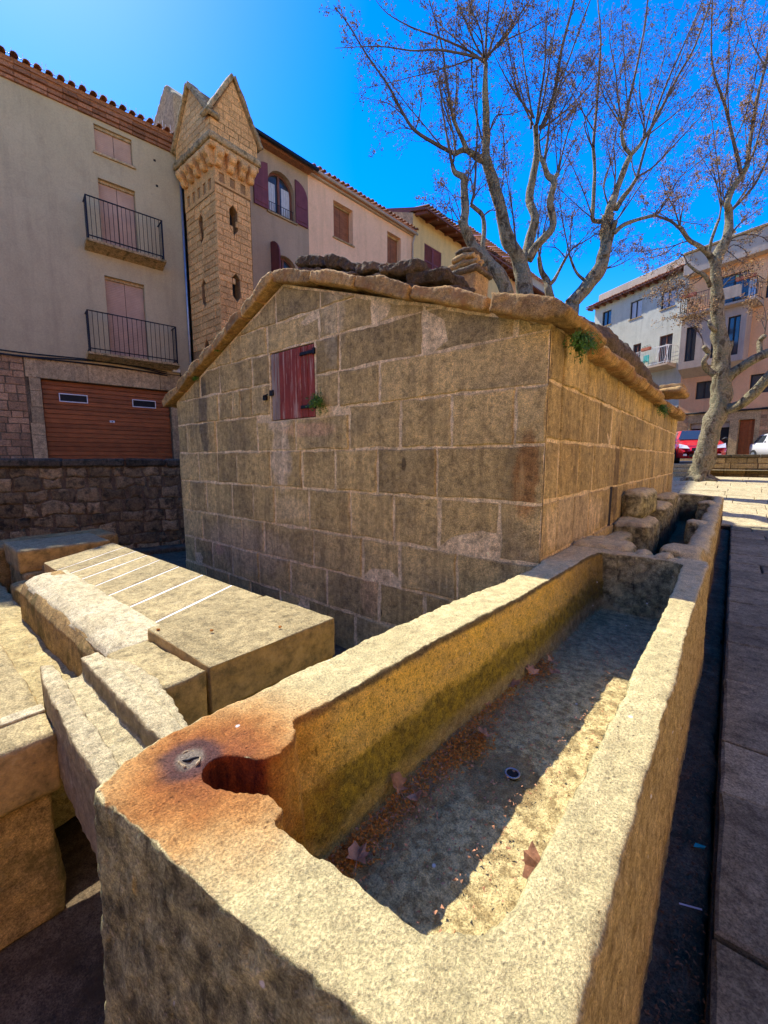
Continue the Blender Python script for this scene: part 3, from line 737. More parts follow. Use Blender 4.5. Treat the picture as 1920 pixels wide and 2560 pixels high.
k = MB(); tube(k, [V((-.514 + .024 * math.cos(t), 1.33 + .024 * math.sin(t), FLZ + .012)) for t in [i * math.pi / 8 for i in range(17)]], .0035, 6, False); k.build('drain_ring', M['zinc'], tr, True)
k = MB(); tube(k, [V((-.514, 1.33, FLZ - .02)), V((-.514, 1.33, FLZ + .0105))], .022, 14); k.build('drain_hole', M['dark'], tr)

# ================================================================== FAR TROUGH
t2 = empty('stone_trough', (-.5, 7, -.1), 'second weathered stone trough further along the wall, split by short cross walls', 'trough')
mb = MB()
def bx(*a, c=.03): wbox(mb, *a, c)
bx(-.235, -.085, 3.5, 10.45, -.3, .585); bx(-.96, -.09, 10.28, 10.46, -.3, .6); bx(-.97, -.1, 3.4, 10.4, -.4, .02)
bx(-.36, -.1, 3.6, 3.95, 0, .64); bx(-.36, -.18, 5.7, 5.98, 0, .61); bx(-.4, -.18, 8.3, 8.55, 0, .62)
bx(-.97, -.75, 3.5, 10.4, 0, .52)
carve(mb, 'basin', M['trough2'], t2, .03, ((2, .03), (7, .016), (20, .008)))
for (a, b, c_, d, e, f) in ((-.97, -.54, 3.5, 3.95, .2, .625), (-.97, -.6, 4.95, 5.75, 0, .63), (-.95, -.7, 5.35, 6.3, .6, .92), (-.95, -.66, 6.6, 7.6, 0, .66), (-.53, -.4, 3.4, 3.6, .1, .62), (-.39, -.27, 3.38, 3.58, .1, .62), (-.96, -.7, 8., 9.2, 0, .7)):
    mb = MB(); wbox(mb, a, b, c_, d, e, f, .05, 0, .01); carve(mb, 'worn_block', M['trough2'], t2, .02, ((3, .03), (9, .016), (25, .006)))

# ================================================================== WASHING BENCHES
wb = empty('washing_bench', (-3.2, 1.05, -.6), 'long sunlit sloping stone washing bench with white joints beside the fountain house', 'washing bench')
M['bench_side'] = stone_mat('bench_side_stone', (.5, .33, .135), (.34, .22, .095), (.12, .08, .04), 1.2, .35, .5, .1, .8, (.46, .38, .24), .4, (.13, .1, .03), .02)
k = MB(); wbox(k, -5.0, -1.68, .66, 1.5, -.62, .17, .02); carve(k, 'bench_base', M['bench_side'], wb, .03, ((3, .02), (10, .008)))
k = MB(); wbox(k, -4.98, -1.64, .9, 1.525, .16, .3, .01); carve(k, 'bench_bed', M['bench_side'], wb, .025, ((3, .01), (12, .005)))
nearx = [-4.75, -4.33, -4.1, -3.82, -3.52, -3.21, -2.85, -2.46, -2.27]; farx = [-5.05, -4.7, -4.4, -4.13, -3.85, -3.48, -3.08, -2.66, -2.275]
slabf = lambda a, b, d: V((a, b, .345 + (b - .87) / .65 * .05 + d))
for i in range(8):
    k = MB(); stone(k, slabf, [(nearx[i] + .01, .87), (nearx[i + 1] - .01, .87), (farx[i + 1] - .01, 1.52), (farx[i] + .01, 1.52)], .1, .004, .004, .12, R.uniform(.004, .0055), .001, 0, .0005)
    k.build('slab', M['bench'], wb)
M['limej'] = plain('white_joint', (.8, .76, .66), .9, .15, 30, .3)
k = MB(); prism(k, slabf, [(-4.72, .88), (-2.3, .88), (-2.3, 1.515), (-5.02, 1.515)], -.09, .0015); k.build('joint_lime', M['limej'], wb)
k = MB()
prism(k, lambda q, r, dd: V((dd, q, r)), [(.605, -.1), (.9, -.1), (.9, .352), (.8, .35), (.71, .335), (.65, .3), (.615, .235)], -4.3, -2.24)
carve(k, 'rounded_edge', M['bench_side'], wb, .016, ((2.5, .01), (9, .006), (30, .002)))
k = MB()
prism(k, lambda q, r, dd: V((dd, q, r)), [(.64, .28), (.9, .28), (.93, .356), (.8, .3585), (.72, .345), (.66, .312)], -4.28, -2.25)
carve(k, 'lime_glare_edge', M['lime'], wb, .014, ((3, .008), (9, .008), (30, .002)))  # lime band along the rounded edge, sun glare painted into its white
k = MB(); bt = [(-2.268, .81), (-1.632, .81), (-1.632, 1.535), (-2.268, 1.535)]
prism(k, W0, bt, .19, .408); carve(k, 'end_block', M['bench'], wb, .014, ((2.5, .008), (10, .004), (30, .002)))
k = MB(); k.add([V((-2.3, .6, -.1)), V((-1.645, .6, -.1)), V((-1.645, .805, -.1)), V((-2.3, .805, -.1)), V((-2.3, .62, .335)), V((-1.645, .6, .39)), V((-1.645, .805, .395)), V((-2.3, .805, .345))],
             [(3, 2, 1, 0), (4, 5, 6, 7), (0, 1, 5, 4), (1, 2, 6, 5), (2, 3, 7, 6), (3, 0, 4, 7)])
carve(k, 'front_block', M['bench'], wb, .014, ((2.5, .008), (10, .005), (30, .002)))
k = MB(); wbox(k, -5.72, -5.03, .74, 1.5, .22, .435, .01); carve(k, 'end_block', M['bench'], wb, .02, ((2.5, .008), (10, .004)))
k = MB(); wbox(k, -5.7, -4.95, .76, 1.5, -.6, .225, .01); carve(k, 'end_base', M['bench_side'], wb, .03, ((2.5, .01), (10, .006)))

b2 = empty('washing_bench', (-3.8, -.2, -.5), 'lower left stone washing bench seen end-on at the picture edge', 'washing bench')
k = MB(); wbox(k, -5.6, -1.72, -.65, .315, .12, .35, .012); carve(k, 'slab', M['bench'], b2, .02, ((2.5, .01), (10, .005), (28, .002)))
k = MB(); wbox(k, -5.58, -1.75, -.62, .29, -.37, .112, .015); carve(k, 'bench_base', M['bench_side'], b2, .025, ((2.5, .02), (10, .012), (28, .004)))
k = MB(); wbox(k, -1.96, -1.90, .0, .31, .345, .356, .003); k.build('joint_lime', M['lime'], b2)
bs = MB(); wbox(bs, -6.5, -2.1, .3, .68, -.3, .03, .01)
M['basin_floor'] = stone_mat('littered_basin_floor', (.6, .5, .28), (.46, .36, .19), (.25, .15, .06), 2, 0, .6, 0, .9, (.75, .7, .55), .6, None, .02, False)
bo = carve(bs, 'basin_floor', M['basin_floor'], None, .02, ((6, .02), (20, .01))); bo['kind'] = 'structure'
bs = MB(); wbox(bs, -6.4, -5.75, -.6, 1.8, -.6, .38, .02)
b3 = carve(bs, 'basin_end_wall', M['bench_side'], None, .03, ((3, .01), (10, .006))); tag(b3, 'grey stone block closing the far end of the washing basin', 'stone wall')

# ================================================================== RUNNEL
k = MB()
ol = [(-1.0, .275), (-1.0, .49), (-1.3, .53), (-1.66, .6), (-2.0, .56), (-2.14, .52), (-2.16, .36), (-1.9, .325), (-1.4, .29)]
gr = [(-1.004, .335), (-1.004, .41), (-1.6, .452), (-2.2, .475), (-2.2, .405), (-1.6, .372)]
def rz(x, d=0): return .51 + (x + 1) * .075 + d
top = MB()
def solid(mb_, outl, zt, zb):
    n_ = len(outl)
    mb_.add([V((x, y_, zt(x))) for x, y_ in outl] + [V((x, y_, zb(x))) for x, y_ in outl],
            [tuple(range(n_))] + [tuple(range(n_, 2 * n_))[::-1]] + [(i, n_ + i, n_ + (i + 1) % n_, (i + 1) % n_) for i in range(n_)])
lft = [(-1.0, .262), (-1.0, .318), (-1.6, .352), (-2.14, .392), (-2.17, .35), (-1.9, .315), (-1.4, .28)]
rgt = [(-1.0, .425), (-1.0, .495), (-1.6, .53), (-2.13, .55), (-2.13, .48), (-1.6, .456)]
shelf = [(-1.0, .48), (-1.02, .5), (-1.3, .55), (-1.66, .615), (-2.0, .61), (-2.12, .56), (-2.12, .53), (-1.6, .51)]
allp = [(-1.0, .262), (-1.4, .28), (-1.9, .315), (-2.17, .35), (-2.14, .53), (-2.0, .56), (-1.66, .6), (-1.3, .53), (-1.0, .49)]
solid(k, lft, lambda x: rz(x), lambda x: rz(x, -.1)); solid(k, rgt, lambda x: rz(x), lambda x: rz(x, -.1)); solid(k, shelf, lambda x: rz(x, -.028), lambda x: rz(x, -.16)); solid(k, allp, lambda x: rz(x, -.085), lambda x: rz(x, -.3))
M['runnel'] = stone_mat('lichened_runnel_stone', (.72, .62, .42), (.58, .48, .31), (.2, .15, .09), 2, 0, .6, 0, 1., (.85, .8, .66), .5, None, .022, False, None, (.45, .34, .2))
ro = carve(k, 'drain_runnel', M['runnel'], None, .010, ((3, .008), (10, .005), (28, .004), (60, .002)))
tag(ro, 'grooved stone runnel leading from the rusty trough corner to the washing basin', 'runnel')

# ================================================================== RUBBLE RETAINING WALL
rw = empty('retaining_wall', (-9.2, 2.6, -.6), 'dark rubble stone retaining wall with mossy coping below the garage door', 'stone wall')
RF = Frame((-9.0, 3.7), (.3, .954))
k = MB(); cbox(k, RF, -6, 6.5, -.7, 1.2, -.5, -.014, .01); k.build('wall_core', M['rubble_mortar'], rw)
zs = [-.65, -.42, -.2, .04, .26, .5, .74, .95, 1.13]
grid = {}
for r_ in range(len(zs)):
    s_ = -4.6; row = [s_]
    while s_ < 2.2: s_ += R.uniform(.16, .46); row.append(s_)
    grid[r_] = row
for r_ in range(len(zs) - 1):
    row = grid[r_]; prev = None
    for a, b in zip(row[:-1], row[1:]):
        j = lambda x, z, q: noise.noise(V((x * 3.1, z * 4.3, q))) * .1
        z0, z1 = zs[r_], zs[r_ + 1]
        p = [(a + R.uniform(-.0, .03), z0 + j(a, z0, 1)), ((a + b) / 2, z0 + j((a + b) / 2, z0, 1) - .012), (b - R.uniform(0, .03), z0 + j(b, z0, 1)), (b - R.uniform(-.02, .04), (z0 + z1) / 2), (b - R.uniform(0, .04), z1 + j(b, z1, 1)), ((a + b) / 2, z1 + j((a + b) / 2, z1, 1)), (a + R.uniform(0, .04), z1 + j(a, z1, 1)), (a + R.uniform(-.02, .03), (z0 + z1) / 2)]
        k = MB(); stone(k, RF, p, .08, .02, .016, .08, R.uniform(-.008, .02), .004, .008); k.build('rubble_stone', M['rubble'], rw)
s_ = -5.5
M['rubcap'] = stone_mat('mossy_wall_coping', (.14, .11, .075), (.08, .065, .045), (.02, .018, .014), 2, .3, .6, .2, 1., (.3, .26, .2), .3, (.02, .022, .01), .03)
while s_ < 6.4:
    L = R.uniform(.7, 1.2); k = MB(); cbox(k, RF, s_, s_ + L - .01, 1.14, 1.3 + R.uniform(-.006, .01), -.5, .05, .03, 0, .012); k.build('coping_slab', M['rubcap'], rw); s_ += L
k = MB(); cbox(k, RF, -6, 6.5, -.62, -.5, .03, .32, .02, 0, .01); kb = k.build('kerb', M['court'], rw)
# ================================================================== HOUSE PARTS
def slats(name, fr, a0, a1, b0, b1, d, pitch, mat, parent, dep=.012, cols=1):
    k = MB(); n_ = max(1, int((b1 - b0) / pitch)); h = (b1 - b0) / n_
    for c_ in range(cols):
        x0 = a0 + (a1 - a0) * c_ / cols + (.012 if c_ else 0); x1 = a0 + (a1 - a0) * (c_ + 1) / cols
        for i in range(n_):
            z = b0 + i * h
            k.quad(fr(x0, z, d), fr(x1, z, d), fr(x1, z + h * .8, d + dep), fr(x0, z + h * .8, d + dep))
            k.quad(fr(x0, z + h * .8, d + dep), fr(x1, z + h * .8, d + dep), fr(x1, z + h, d), fr(x0, z + h, d))
    return k.build(name, mat, parent)
def balcony(fr, s0, s1, zf, dep, parent, h=1.02, bars=17, slabmat=None, railmat=None, slabth=.08, soff=.06):
    slabmat = slabmat or M['tower_moss']; railmat = railmat or M['iron']
    k = MB(); prism(k, lambda a, b, d: fr(d, b, a), [(0, zf - slabth - soff), (dep - .12, zf - slabth), (dep + .02, zf - slabth * .7), (dep + .02, zf), (0, zf)], s0 - .04, s1 + .04)
    sl = k.build('balcony_slab', slabmat, parent)
    rl = MB()
    for z in (zf + h, zf + .09): cbox(rl, fr, s0, s1, z - .012, z + .012, dep - .035, dep - .005, .003)
    for s_ in (s0, s1 - .03):
        for z in (zf + h, zf + .09): cbox(rl, fr, s_, s_ + .03, z - .012, z + .012, 0, dep - .01, .003)
        cbox(rl, fr, s_ - .004, s_ + .03, zf, zf + h, dep - .04, dep - .008, .003)
    r_ = rl.build('railing', railmat, parent)
    me = None
    def bar(p):
        nonlocal me
        if me is None:
            k = MB(); tube(k, [V((0, 0, .0)), V((0, 0, h - .02))], .0075, 6); o = k.build('bar', railmat, r_); me = o.data
            o.location = p - LOC[parent]; return
        o = bpy.data.objects.new('bar', me); COL.objects.link(o); o.parent = r_; o.location = p - LOC[parent]
    LOCr = LOC.pop(r_); 
    for i in range(1, bars + 1): bar(fr(s0 + (s1 - s0) * i / (bars + 1), zf + .01, dep - .02))
    for s_ in (s0 + .015, s1 - .015):
        for i in range(1, 4): bar(fr(s_, zf + .01, dep * i / 4))
    LOC[r_] = LOCr
    return r_
def tile_row(fr, s0, s1, z, pitch, parent, dout=.28, mat=None, run=.9, slope=.32, r=.075):
    mat = mat or M['tile']; me = None; s_ = s0 + pitch / 2
    while s_ < s1:
        if me is None:
            k = MB(); n_ = 7
            pts = []
            for q, (dd, zz) in enumerate(((dout, 0), (dout - run, run * slope))):
                rr = r if q == 0 else r * .85
                for i in range(n_): t = math.pi * i / (n_ - 1); pts.append(fr(math.cos(t) * rr, zz + math.sin(t) * rr, dd) - fr(0, 0, 0))
            for q, (dd, zz) in enumerate(((dout, 0), (dout - run, run * slope))):
                rr = (r if q == 0 else r * .85) - .016
                for i in range(n_): t = math.pi * i / (n_ - 1); pts.append(fr(math.cos(t) * rr, zz + math.sin(t) * rr, dd) - fr(0, 0, 0))
            fs = [(i, i + 1, n_ + i + 1, n_ + i) for i in range(n_ - 1)] + [(2 * n_ + i, 3 * n_ + i, 3 * n_ + i + 1, 2 * n_ + i + 1) for i in range(n_ - 1)] + [(i, 2 * n_ + i, 2 * n_ + i + 1, i + 1) for i in range(n_ - 1)]
            k.add(pts, fs); off = LOC[parent]; o = k.build('roof_tile', mat, None, False); LOC.pop(o)
            me = o.data; o.parent = parent
        else:
            o = bpy.data.objects.new('roof_tile', me); COL.objects.link(o); o.parent = parent
        o.location = fr(s_ + R.uniform(-.01, .01), z + R.uniform(-.012, .012), R.uniform(-.02, .02)) - LOC[parent]
        s_ += pitch
def shell(fr, outl, holes, mat, parent, depth=5., reveal=.2, name='wall'):
    k = MB(); sheet(k, fr, outl, holes, 0, reveal)
    n_ = len(outl)
    for i in range(n_):
        p, q = outl[i], outl[(i + 1) % n_]
        k.quad(fr(p[0], p[1], 0), fr(q[0], q[1], 0), fr(q[0], q[1], -depth), fr(p[0], p[1], -depth))
    sheet(k, fr, outl, (), -depth)
    return k.build(name, mat, parent)
def opening(fr, a0, a1, b0, b1, d=-.2, parent=None, kind='blind', mat=None, sill=True, cols=2):
    """fills a wall hole: backing, blind or shutters or glazed frame, and a sill"""
    w_ = MB(); cbox(w_, fr, a0 - .02, a1 + .02, b0 - .02, b1 + .02, d - .06, d - .02, .003)
    wo = w_.build('window', M['dark'], parent)
    if kind == 'blind':
        f = MB(); cbox(f, fr, a0, a1, b1 - .07, b1, d, d + .06, .004); f.build('blind_box', M['lintel'], wo)
        slats('blind', fr, a0 + .01, a1 - .01, b0, b1 - .06, d + .005, .045, mat or M['blind'], wo, .012, cols)
    elif kind == 'shutter':
        h = (a1 - a0) / 2
        for i in range(2):
            x0, x1 = a0 + h * i + .004, a0 + h * (i + 1) - .004; f = MB()
            cbox(f, fr, x0, x0 + .05, b0, b1, d, d + .04, .004); cbox(f, fr, x1 - .05, x1, b0, b1, d, d + .04, .004)
            for z in (b0, (b0 + b1) / 2 - .03, b1 - .06): cbox(f, fr, x0 + .05, x1 - .05, z, z + .06, d, d + .038, .004)
            sh = f.build('shutter', mat or M['frame_b'], wo)
            slats('louvres', fr, x0 + .05, x1 - .05, b0 + .06, b1 - .06, d + .002, .05, mat or M['frame_b'], sh, .025)
    else:
        g = MB(); g.quad(fr(a0, b0, d), fr(a1, b0, d), fr(a1, b1, d), fr(a0, b1, d)); g.build('pane', M['glass'], wo)
        f = MB(); m_ = (a0 + a1) / 2
        for x0, x1 in ((a0, a0 + .05), (a1 - .05, a1), (m_ - .03, m_ + .03)): cbox(f, fr, x0, x1, b0, b1, d + .003, d + .05, .004)
        for z0_, z1_ in ((b0, b0 + .05), (b1 - .05, b1)): cbox(f, fr, a0 + .05, a1 - .05, z0_, z1_, d + .003, d + .048, .004)
        f.build('frame', mat or M['frame_b'], wo)
        if kind == 'curtain':
            c_ = MB(); n_ = 14
            for i in range(n_):
                xa, xb = a0 + .06 + (a1 - a0 - .12) * i / n_, a0 + .06 + (a1 - a0 - .12) * (i + 1) / n_
                c_.quad(fr(xa, b0 + .05, d + .004 + .008 * (i % 2)), fr(xb, b0 + .05, d + .004 + .008 * ((i + 1) % 2)), fr(xb, b1 - .05, d + .004 + .008 * ((i + 1) % 2)), fr(xa, b1 - .05, d + .004 + .008 * (i % 2)))
            c_.build('curtain', M['curtain'], wo)
    if sill:
        k = MB(); cbox(k, fr, a0 - .06, a1 + .06, b0 - .055, b0, d + .02, .05, .008); k.build('sill', M['lintel'], parent)
    return wo

# ================================================================== LEFT HOUSE
FL = Frame((-13.4, 4.36), (.146, .989))
hl = empty('rendered_house', (-13.5, 3.5, STREET), 'tall taupe rendered house with two black balconies above a wooden garage door, left side', 'house')
holesL = [rect(0.02, .88, 9.23, 9.9), rect(.02, .88, 6.78, 8.62), rect(0, .95, 4.07, 6.2)]
shell(FL, [(-14, 3.83), (2.13, 3.83), (2.13, 10.02), (-14, 10.02)], holesL, M['plaster_l'], hl, 7, .2, 'wall')
k = MB(); sheet(k, FL, rect(-14, 2.13, STREET - .1, 3.83), [rect(-1.56, 1.46, STREET - .05, 3.32)], -.03, .25); k.build('ground_floor_wall', M['rubble_mortar'], hl)
k = MB(); cbox(k, FL, -14, 2.13, STREET - .1, 3.83, -7, -.3, .01); k.build('ground_floor_body', M['dark'], hl)
def blockrow(fr, s0, s1, z0, z1, parent, mat, mn, mx, d=0, th=.04, ch=.008, gap=.004, nm='stone_block', jit=.004):
    s_ = s0
    while s_ < s1 - .02:
        L = R.uniform(mn, mx); b = min(s_ + L, s1)
        if s1 - b < mn * .4: b = s1
        k = MB(); stone(k, lambda a, c_, e=0: fr(a, c_, e + d), rect(s_, b, z0, z1), th, ch, jit, .15, R.uniform(-.003, .005), gap); k.build(nm, mat, parent); s_ = b
M['fl_rubble'] = stone_mat('pinkish_house_stone', (.46, .25, .14), (.34, .2, .12), (.15, .09, .06), 1.4, .2, .4, .35, .6, (.4, .32, .25), .4, None, .02)
z = STREET + .3
while z < 3.8:
    h = R.uniform(.13, .24); blockrow(FL, -3.7, -1.86, z, min(z + h, 3.82), hl, M['fl_rubble'], .15, .42, -.02, .05, .014, .006, 'rubble_stone', .01); z += h
for z0, z1 in ((1.2, 1.55), (1.55, 1.9), (1.9, 2.2), (2.2, 2.6), (2.6, 3.0), (3.0, 3.33)):
    k = MB(); wl_ = R.uniform(.22, .32); stone(k, FL, rect(-1.56 - wl_, -1.56, z0, z1), .25, .006, .003, .2, 0, .002); k.build('jamb_stone', M['lintel'], hl)
    k = MB(); stone(k, FL, rect(1.46, 1.46 + R.uniform(.18, .3), z0, z1), .25, .006, .003, .2, 0, .002); k.build('jamb_stone', M['lintel'], hl)
for a, b in ((-1.85, -.55), (-.55, 1.2), (1.2, 2.1)):
    k = MB(); stone(k, FL, rect(a, b, 3.33, 3.8), .25, .006, .003, .2, .004, .002); k.build('lintel_stone', M['lintel'], hl)
z = .9; i = 0
while z < 3.27:
    k = MB(); cbox(k, FL, -1.55, 1.455, z + .002, z + .118, -.2, -.17 + (.008 if z > 2.46 else 0), .012); k.build('garage_board', M['garage'], hl); z += .121
for a, b in ((-1.21, -.59), (.47, 1.08)):
    k = MB()
    for q in (rect(a, b, 2.79, 2.815), rect(a, b, 2.985, 3.01), rect(a, a + .02, 2.815, 2.985), rect(b - .02, b, 2.815, 2.985)): cbox(k, FL, q[0][0], q[2][0], q[0][1], q[2][1], -.16, -.13, .003)
    v_ = k.build('vent_frame', M['white'], hl)
    k = MB(); cbox(k, FL, a + .02, b - .02, 2.815, 2.985, -.16, -.145, .002); k.build('vent_mesh', M['dark'], v_)
k = MB(); cbox(k, FL, -.12, .0, 2.31, 2.37, -.17, -.145, .004); lk = k.build('lock_plate', M['white'], hl)
k = MB(); cbox(k, FL, -.075, -.045, 2.325, 2.35, -.146, -.138, .002); k.build('keyhole', M['dark'], lk)
opening(FL, .02, .88, 9.23, 9.9, -.12, hl, 'blind', M['blind'], True)
opening(FL, .02, .88, 6.78, 8.62, -.15, hl, 'blind', M['blind'], False)
opening(FL, 0, .95, 4.07, 6.2, -.15, hl, 'blind', M['blind'], False)
balcony(FL, -.36, 1.42, 6.86, .42, hl, 1.03, 17, None, None, .08, .07)
balcony(FL, -.52, 1.62, 4.07, .42, hl, 1.03, 18, None, None, .08, .08)
k = MB(); tube(k, [FL(2.08, 9.3, .06), FL(2.08, 6, .06), FL(2.08, 1.2, .06)], .035, 8); k.build('downpipe', M['zinc'], hl, True)
k = MB(); cbox(k, FL, 1.55, 1.75, 3.88, 3.97, .03, .12, .006); k.build('junction_box', M['white'], hl)
for dz, am in ((0, .05), (-.05, .08), (-.1, .04)):
    k = MB(); tube(k, [FL(s_, 3.96 + dz - (s_ + 3.5) * .02 - am * math.sin((s_ + 3.5) * 1.3), .05) for s_ in [-4 + .3 * i for i in range(19)]], .017, 5)
    k.build('cable', M['cable'], hl)
k = MB(); tube(k, [FL(1.75, 3.9, .06), FL(1.8, 3.6, .06), FL(1.78, 3.35, .06), FL(1.79, 3.0, .05)], .014, 5); k.build('cable', M['cable'], hl)
for s_, z in ((1.4, 9.6), (1.42, 8.95)):
    k = MB(); cbox(k, FL, s_, s_ + .06, z, z + .06, -.02, .006, .004); k.build('wall_vent', M['dark'], hl)
# brick cornice and tiles
for i, (z0, z1, dd) in enumerate(((10.02, 10.1, .06), (10.1, 10.2, .1), (10.2, 10.3, .16), (10.3, 10.38, .2))):
    s_ = -4.2
    while s_ < 2.1:
        k = MB(); cbox(k, FL, s_ + .003, min(s_ + .3, 2.12) - .003, z0 + .002, z1 - .002, -.1, dd + R.uniform(-.012, .012), .006); k.build('cornice_brick', M['brickband'], hl); s_ += .3
k = MB(); prism(k, lambda a, b, d: FL(d, b, a), [(.24, 10.38), (-7, 12.3), (-7, 12.2), (-.05, 10.02), (.2, 10.34)], -14, 2.13); k.build('roof', M['tile'], hl)
tile_row(FL, -4.6, 2.12, 10.4, .215, hl, .3, None, 1.0, .27)
k = MB(); cbox(k, FL, -4.6, 2.0, 10.55, 10.565, .05, .06, .002); k.build('spike_rail', M['zinc'], hl)
k = MB()
for i in range(50):
    s_ = -3.5 + i * .11 + R.uniform(-.02, .02)
    tube(k, [FL(s_, 10.5, .05), FL(s_ + R.uniform(-.02, .02), 10.5 + R.uniform(.14, .24), .05)], .006, 3)
tag(k.build('bird_spikes', M['white'], hl), kind='stuff')
k = MB(); PW = Frame((0, 6.9), (1, 0)); prism(k, PW, [(-17.2, 9), (-13.7, 9), (-13.7, 12.15), (-14.3, 12.72), (-17.2, 10.8)], .2, -.9)
sg_ = carve(k, 'stair_gable', M['plaster_l'], hl, .08, ((2, .02),)); sg_.data.materials.clear(); sg_.data.materials.append(M['lintel'])

# ================================================================== NEO-GOTHIC TOWER
tw = empty('stone_tower', (-12, 7, STREET), 'slender ochre stone tower with corbelled head and steep cross gables', 'tower')
TL_ = Frame((0, 6.43), (1, 0)); TR_ = Frame((-11.2, 0), (0, 1))
def hexa(c_, z0, z1, w_): return [(c_, z0), (c_ + w_, z0 + .14), (c_ + w_, z1 - .14), (c_, z1), (c_ - w_, z1 - .14), (c_ - w_, z0 + .14)]
slL = [hexa(-12.06, 7.35, 8.12, .12), hexa(-12.06, 5.65, 6.4, .12), hexa(-12.06, 4.1, 4.75, .12)]
slR = [hexa(6.95, 7.5, 8.26, .12), hexa(6.95, 5.73, 6.48, .12), hexa(6.95, 4.0, 4.7, .12)]
k = MB()
sheet(k, TL_, rect(-12.87, -11.22, STREET, 9.5), slL, -.02, .3); sheet(k, TR_, rect(6.45, 7.5, STREET, 9.5), slR, -.02, .3)
k.quad(TR_(7.5, STREET, 0), TR_(7.5, 9.5, 0), TR_(7.5, 9.5, -1.67), TR_(7.5, STREET, -1.67)); k.quad(TL_(-12.87, STREET, 0), TL_(-12.87, 9.5, 0), TL_(-12.87, 9.5, -1.1), TL_(-12.87, STREET, -1.1))
k.build('shaft_core', M['tower_joint'], tw)
for fr, hs_ in ((TL_, slL), (TR_, slR)):
    for h_ in hs_: k = MB(); cbox(k, fr, h_[4][0] - .02, h_[1][0] + .02, h_[0][1] - .02, h_[3][1] + .02, -.33, -.3, .002); k.build('slit_window', M['dark'], tw)
def hexhalf(h_, z):
    c_, z0, z1, w_ = h_[0][0], h_[0][1], h_[3][1], h_[1][0] - h_[0][0]
    if z <= z0 or z >= z1: return 0
    return w_ * min(1, (z - z0) / .14, (z1 - z) / .14)
def tower_rows(fr, a0, a1, hs_, zlo, zhi, n_):
    z = zlo
    rr = 0
    while z < zhi - .05:
        h = R.uniform(.15, .2); z1 = min(z + h, zhi); a = a0; rr += 1
        first = True
        cuts = [a0]
        while cuts[-1] < a1 - .12:
            L = R.uniform(.28, .52) if not (first and rr % 2) else R.uniform(.14, .24); first = False
            cuts.append(min(cuts[-1] + L, a1))
        if a1 - cuts[-1] > 0: cuts[-1] = a1
        hit = [h_ for h_ in hs_ if h_[0][1] < z1 and h_[3][1] > z]
        for b0, b1 in zip(cuts[:-1], cuts[1:]):
            polys = [rect(b0, b1, z, z1)]
            for h_ in hit:
                c_ = h_[0][0]
                if b1 > c_ - .12 and b0 < c_ + .12:
                    zz = [z] + sorted(q for q in (h_[0][1], h_[1][1], h_[2][1], h_[3][1]) if z < q < z1) + [z1]
                    polys = []
                    if b0 < c_ - .02: polys.append([(b0, z)] + [(min(b1, c_ - hexhalf(h_, q)), q) for q in zz] + [(b0, z1)])
                    if b1 > c_ + .02: polys.append([(b1, z1)] + [(max(b0, c_ + hexhalf(h_, q)), q) for q in zz[::-1]] + [(b1, z)])
            for p in polys:
                if abs(area(p)) < .004: continue
                k = MB(); stone(k, fr, p, .04, .01, .006, .2, R.uniform(-.006, .01), .006); k.build('stone_block', M['tower'], tw)
        z = z1
tower_rows(TR_, 6.43, 7.5, slR, 4.3, 8.62, 0)
tower_rows(TL_, -12.87, -11.2, slL, 4.5, 8.4, 0)
# pierced frieze
k = MB()
fL = [rect(a, a + .15, 8.5, 8.78) for a in (-12.72, -12.42, -12.12, -11.82, -11.52)]
sheet(k, TL_, rect(-12.87, -11.19, 8.4, 9.5), fL, .012, .09)
fR = [rect(a, a + .16, 8.68, 8.92) for a in (6.55, 6.87, 7.19)]
sheet(k, TR_, rect(6.42, 7.5, 8.62, 9.5), fR, .012, .09)
k.build('frieze', M['tower'], tw)
k = MB()
for q in fL: cbox(k, TL_, q[0][0] - .01, q[1][0] + .01, 8.49, 8.79, -.12, -.078, .002)
for q in fR: cbox(k, TR_, q[0][0] - .01, q[1][0] + .01, 8.67, 8.93, -.12, -.078, .002)
k.build('frieze_recess', M['brickband'], tw)
def corbel(fr, s_, z=9.1, dep=.26):
    k = MB()
    tube(k, [fr(s_ - .09, z + .18, dep - .1), fr(s_ + .09, z + .18, dep - .1)], .13, 12); tube(k, [fr(s_ - .085, z + .0, dep - .2), fr(s_ + .085, z + .0, dep - .2)], .11, 12)
    cbox(k, fr, s_ - .08, s_ + .08, z + .1, z + .32, -.02, dep - .08, .01)
    carve(k, 'corbel', M['tower'], tw, .022, ((6, .012), (20, .005)))
for s_ in (-12.7, -12.33, -11.96, -11.59, -11.25): corbel(TL_, s_)
for s_ in (6.5, 6.85, 7.2, 7.47): corbel(TR_, s_)
HX0, HX1, HY0, HY1 = -13.05, -10.96, 6.19, 7.76
k = MB(); wbox(k, HX0 + .04, HX1 - .05, HY0 + .05, HY1 - .05, 9.36, 9.5, .02); carve(k, 'cornice_bed', M['tower'], tw, .03, ((6, .012),))
for x0 in (HX0, (HX0 + HX1) / 2 + .005):
    k = MB(); wbox(k, x0, x0 + (HX1 - HX0) / 2 - .005, HY0, HY1, 9.5, 9.68, .03); carve(k, 'cornice_slab', M['tower_moss'], tw, .03, ((5, .02), (16, .01)))
ax, ay, zb, za = -12.0, 6.98, 9.68, 11.2
k = MB()                                            # cross-gabled block
prism(k, Frame((0, HY0 + .09), (1, 0)), [(HX0 + .08, zb), (HX1 - .09, zb), (HX1 - .09, zb + .4), (ax, za), (HX0 + .08, zb + .4)], 0, -1.3)
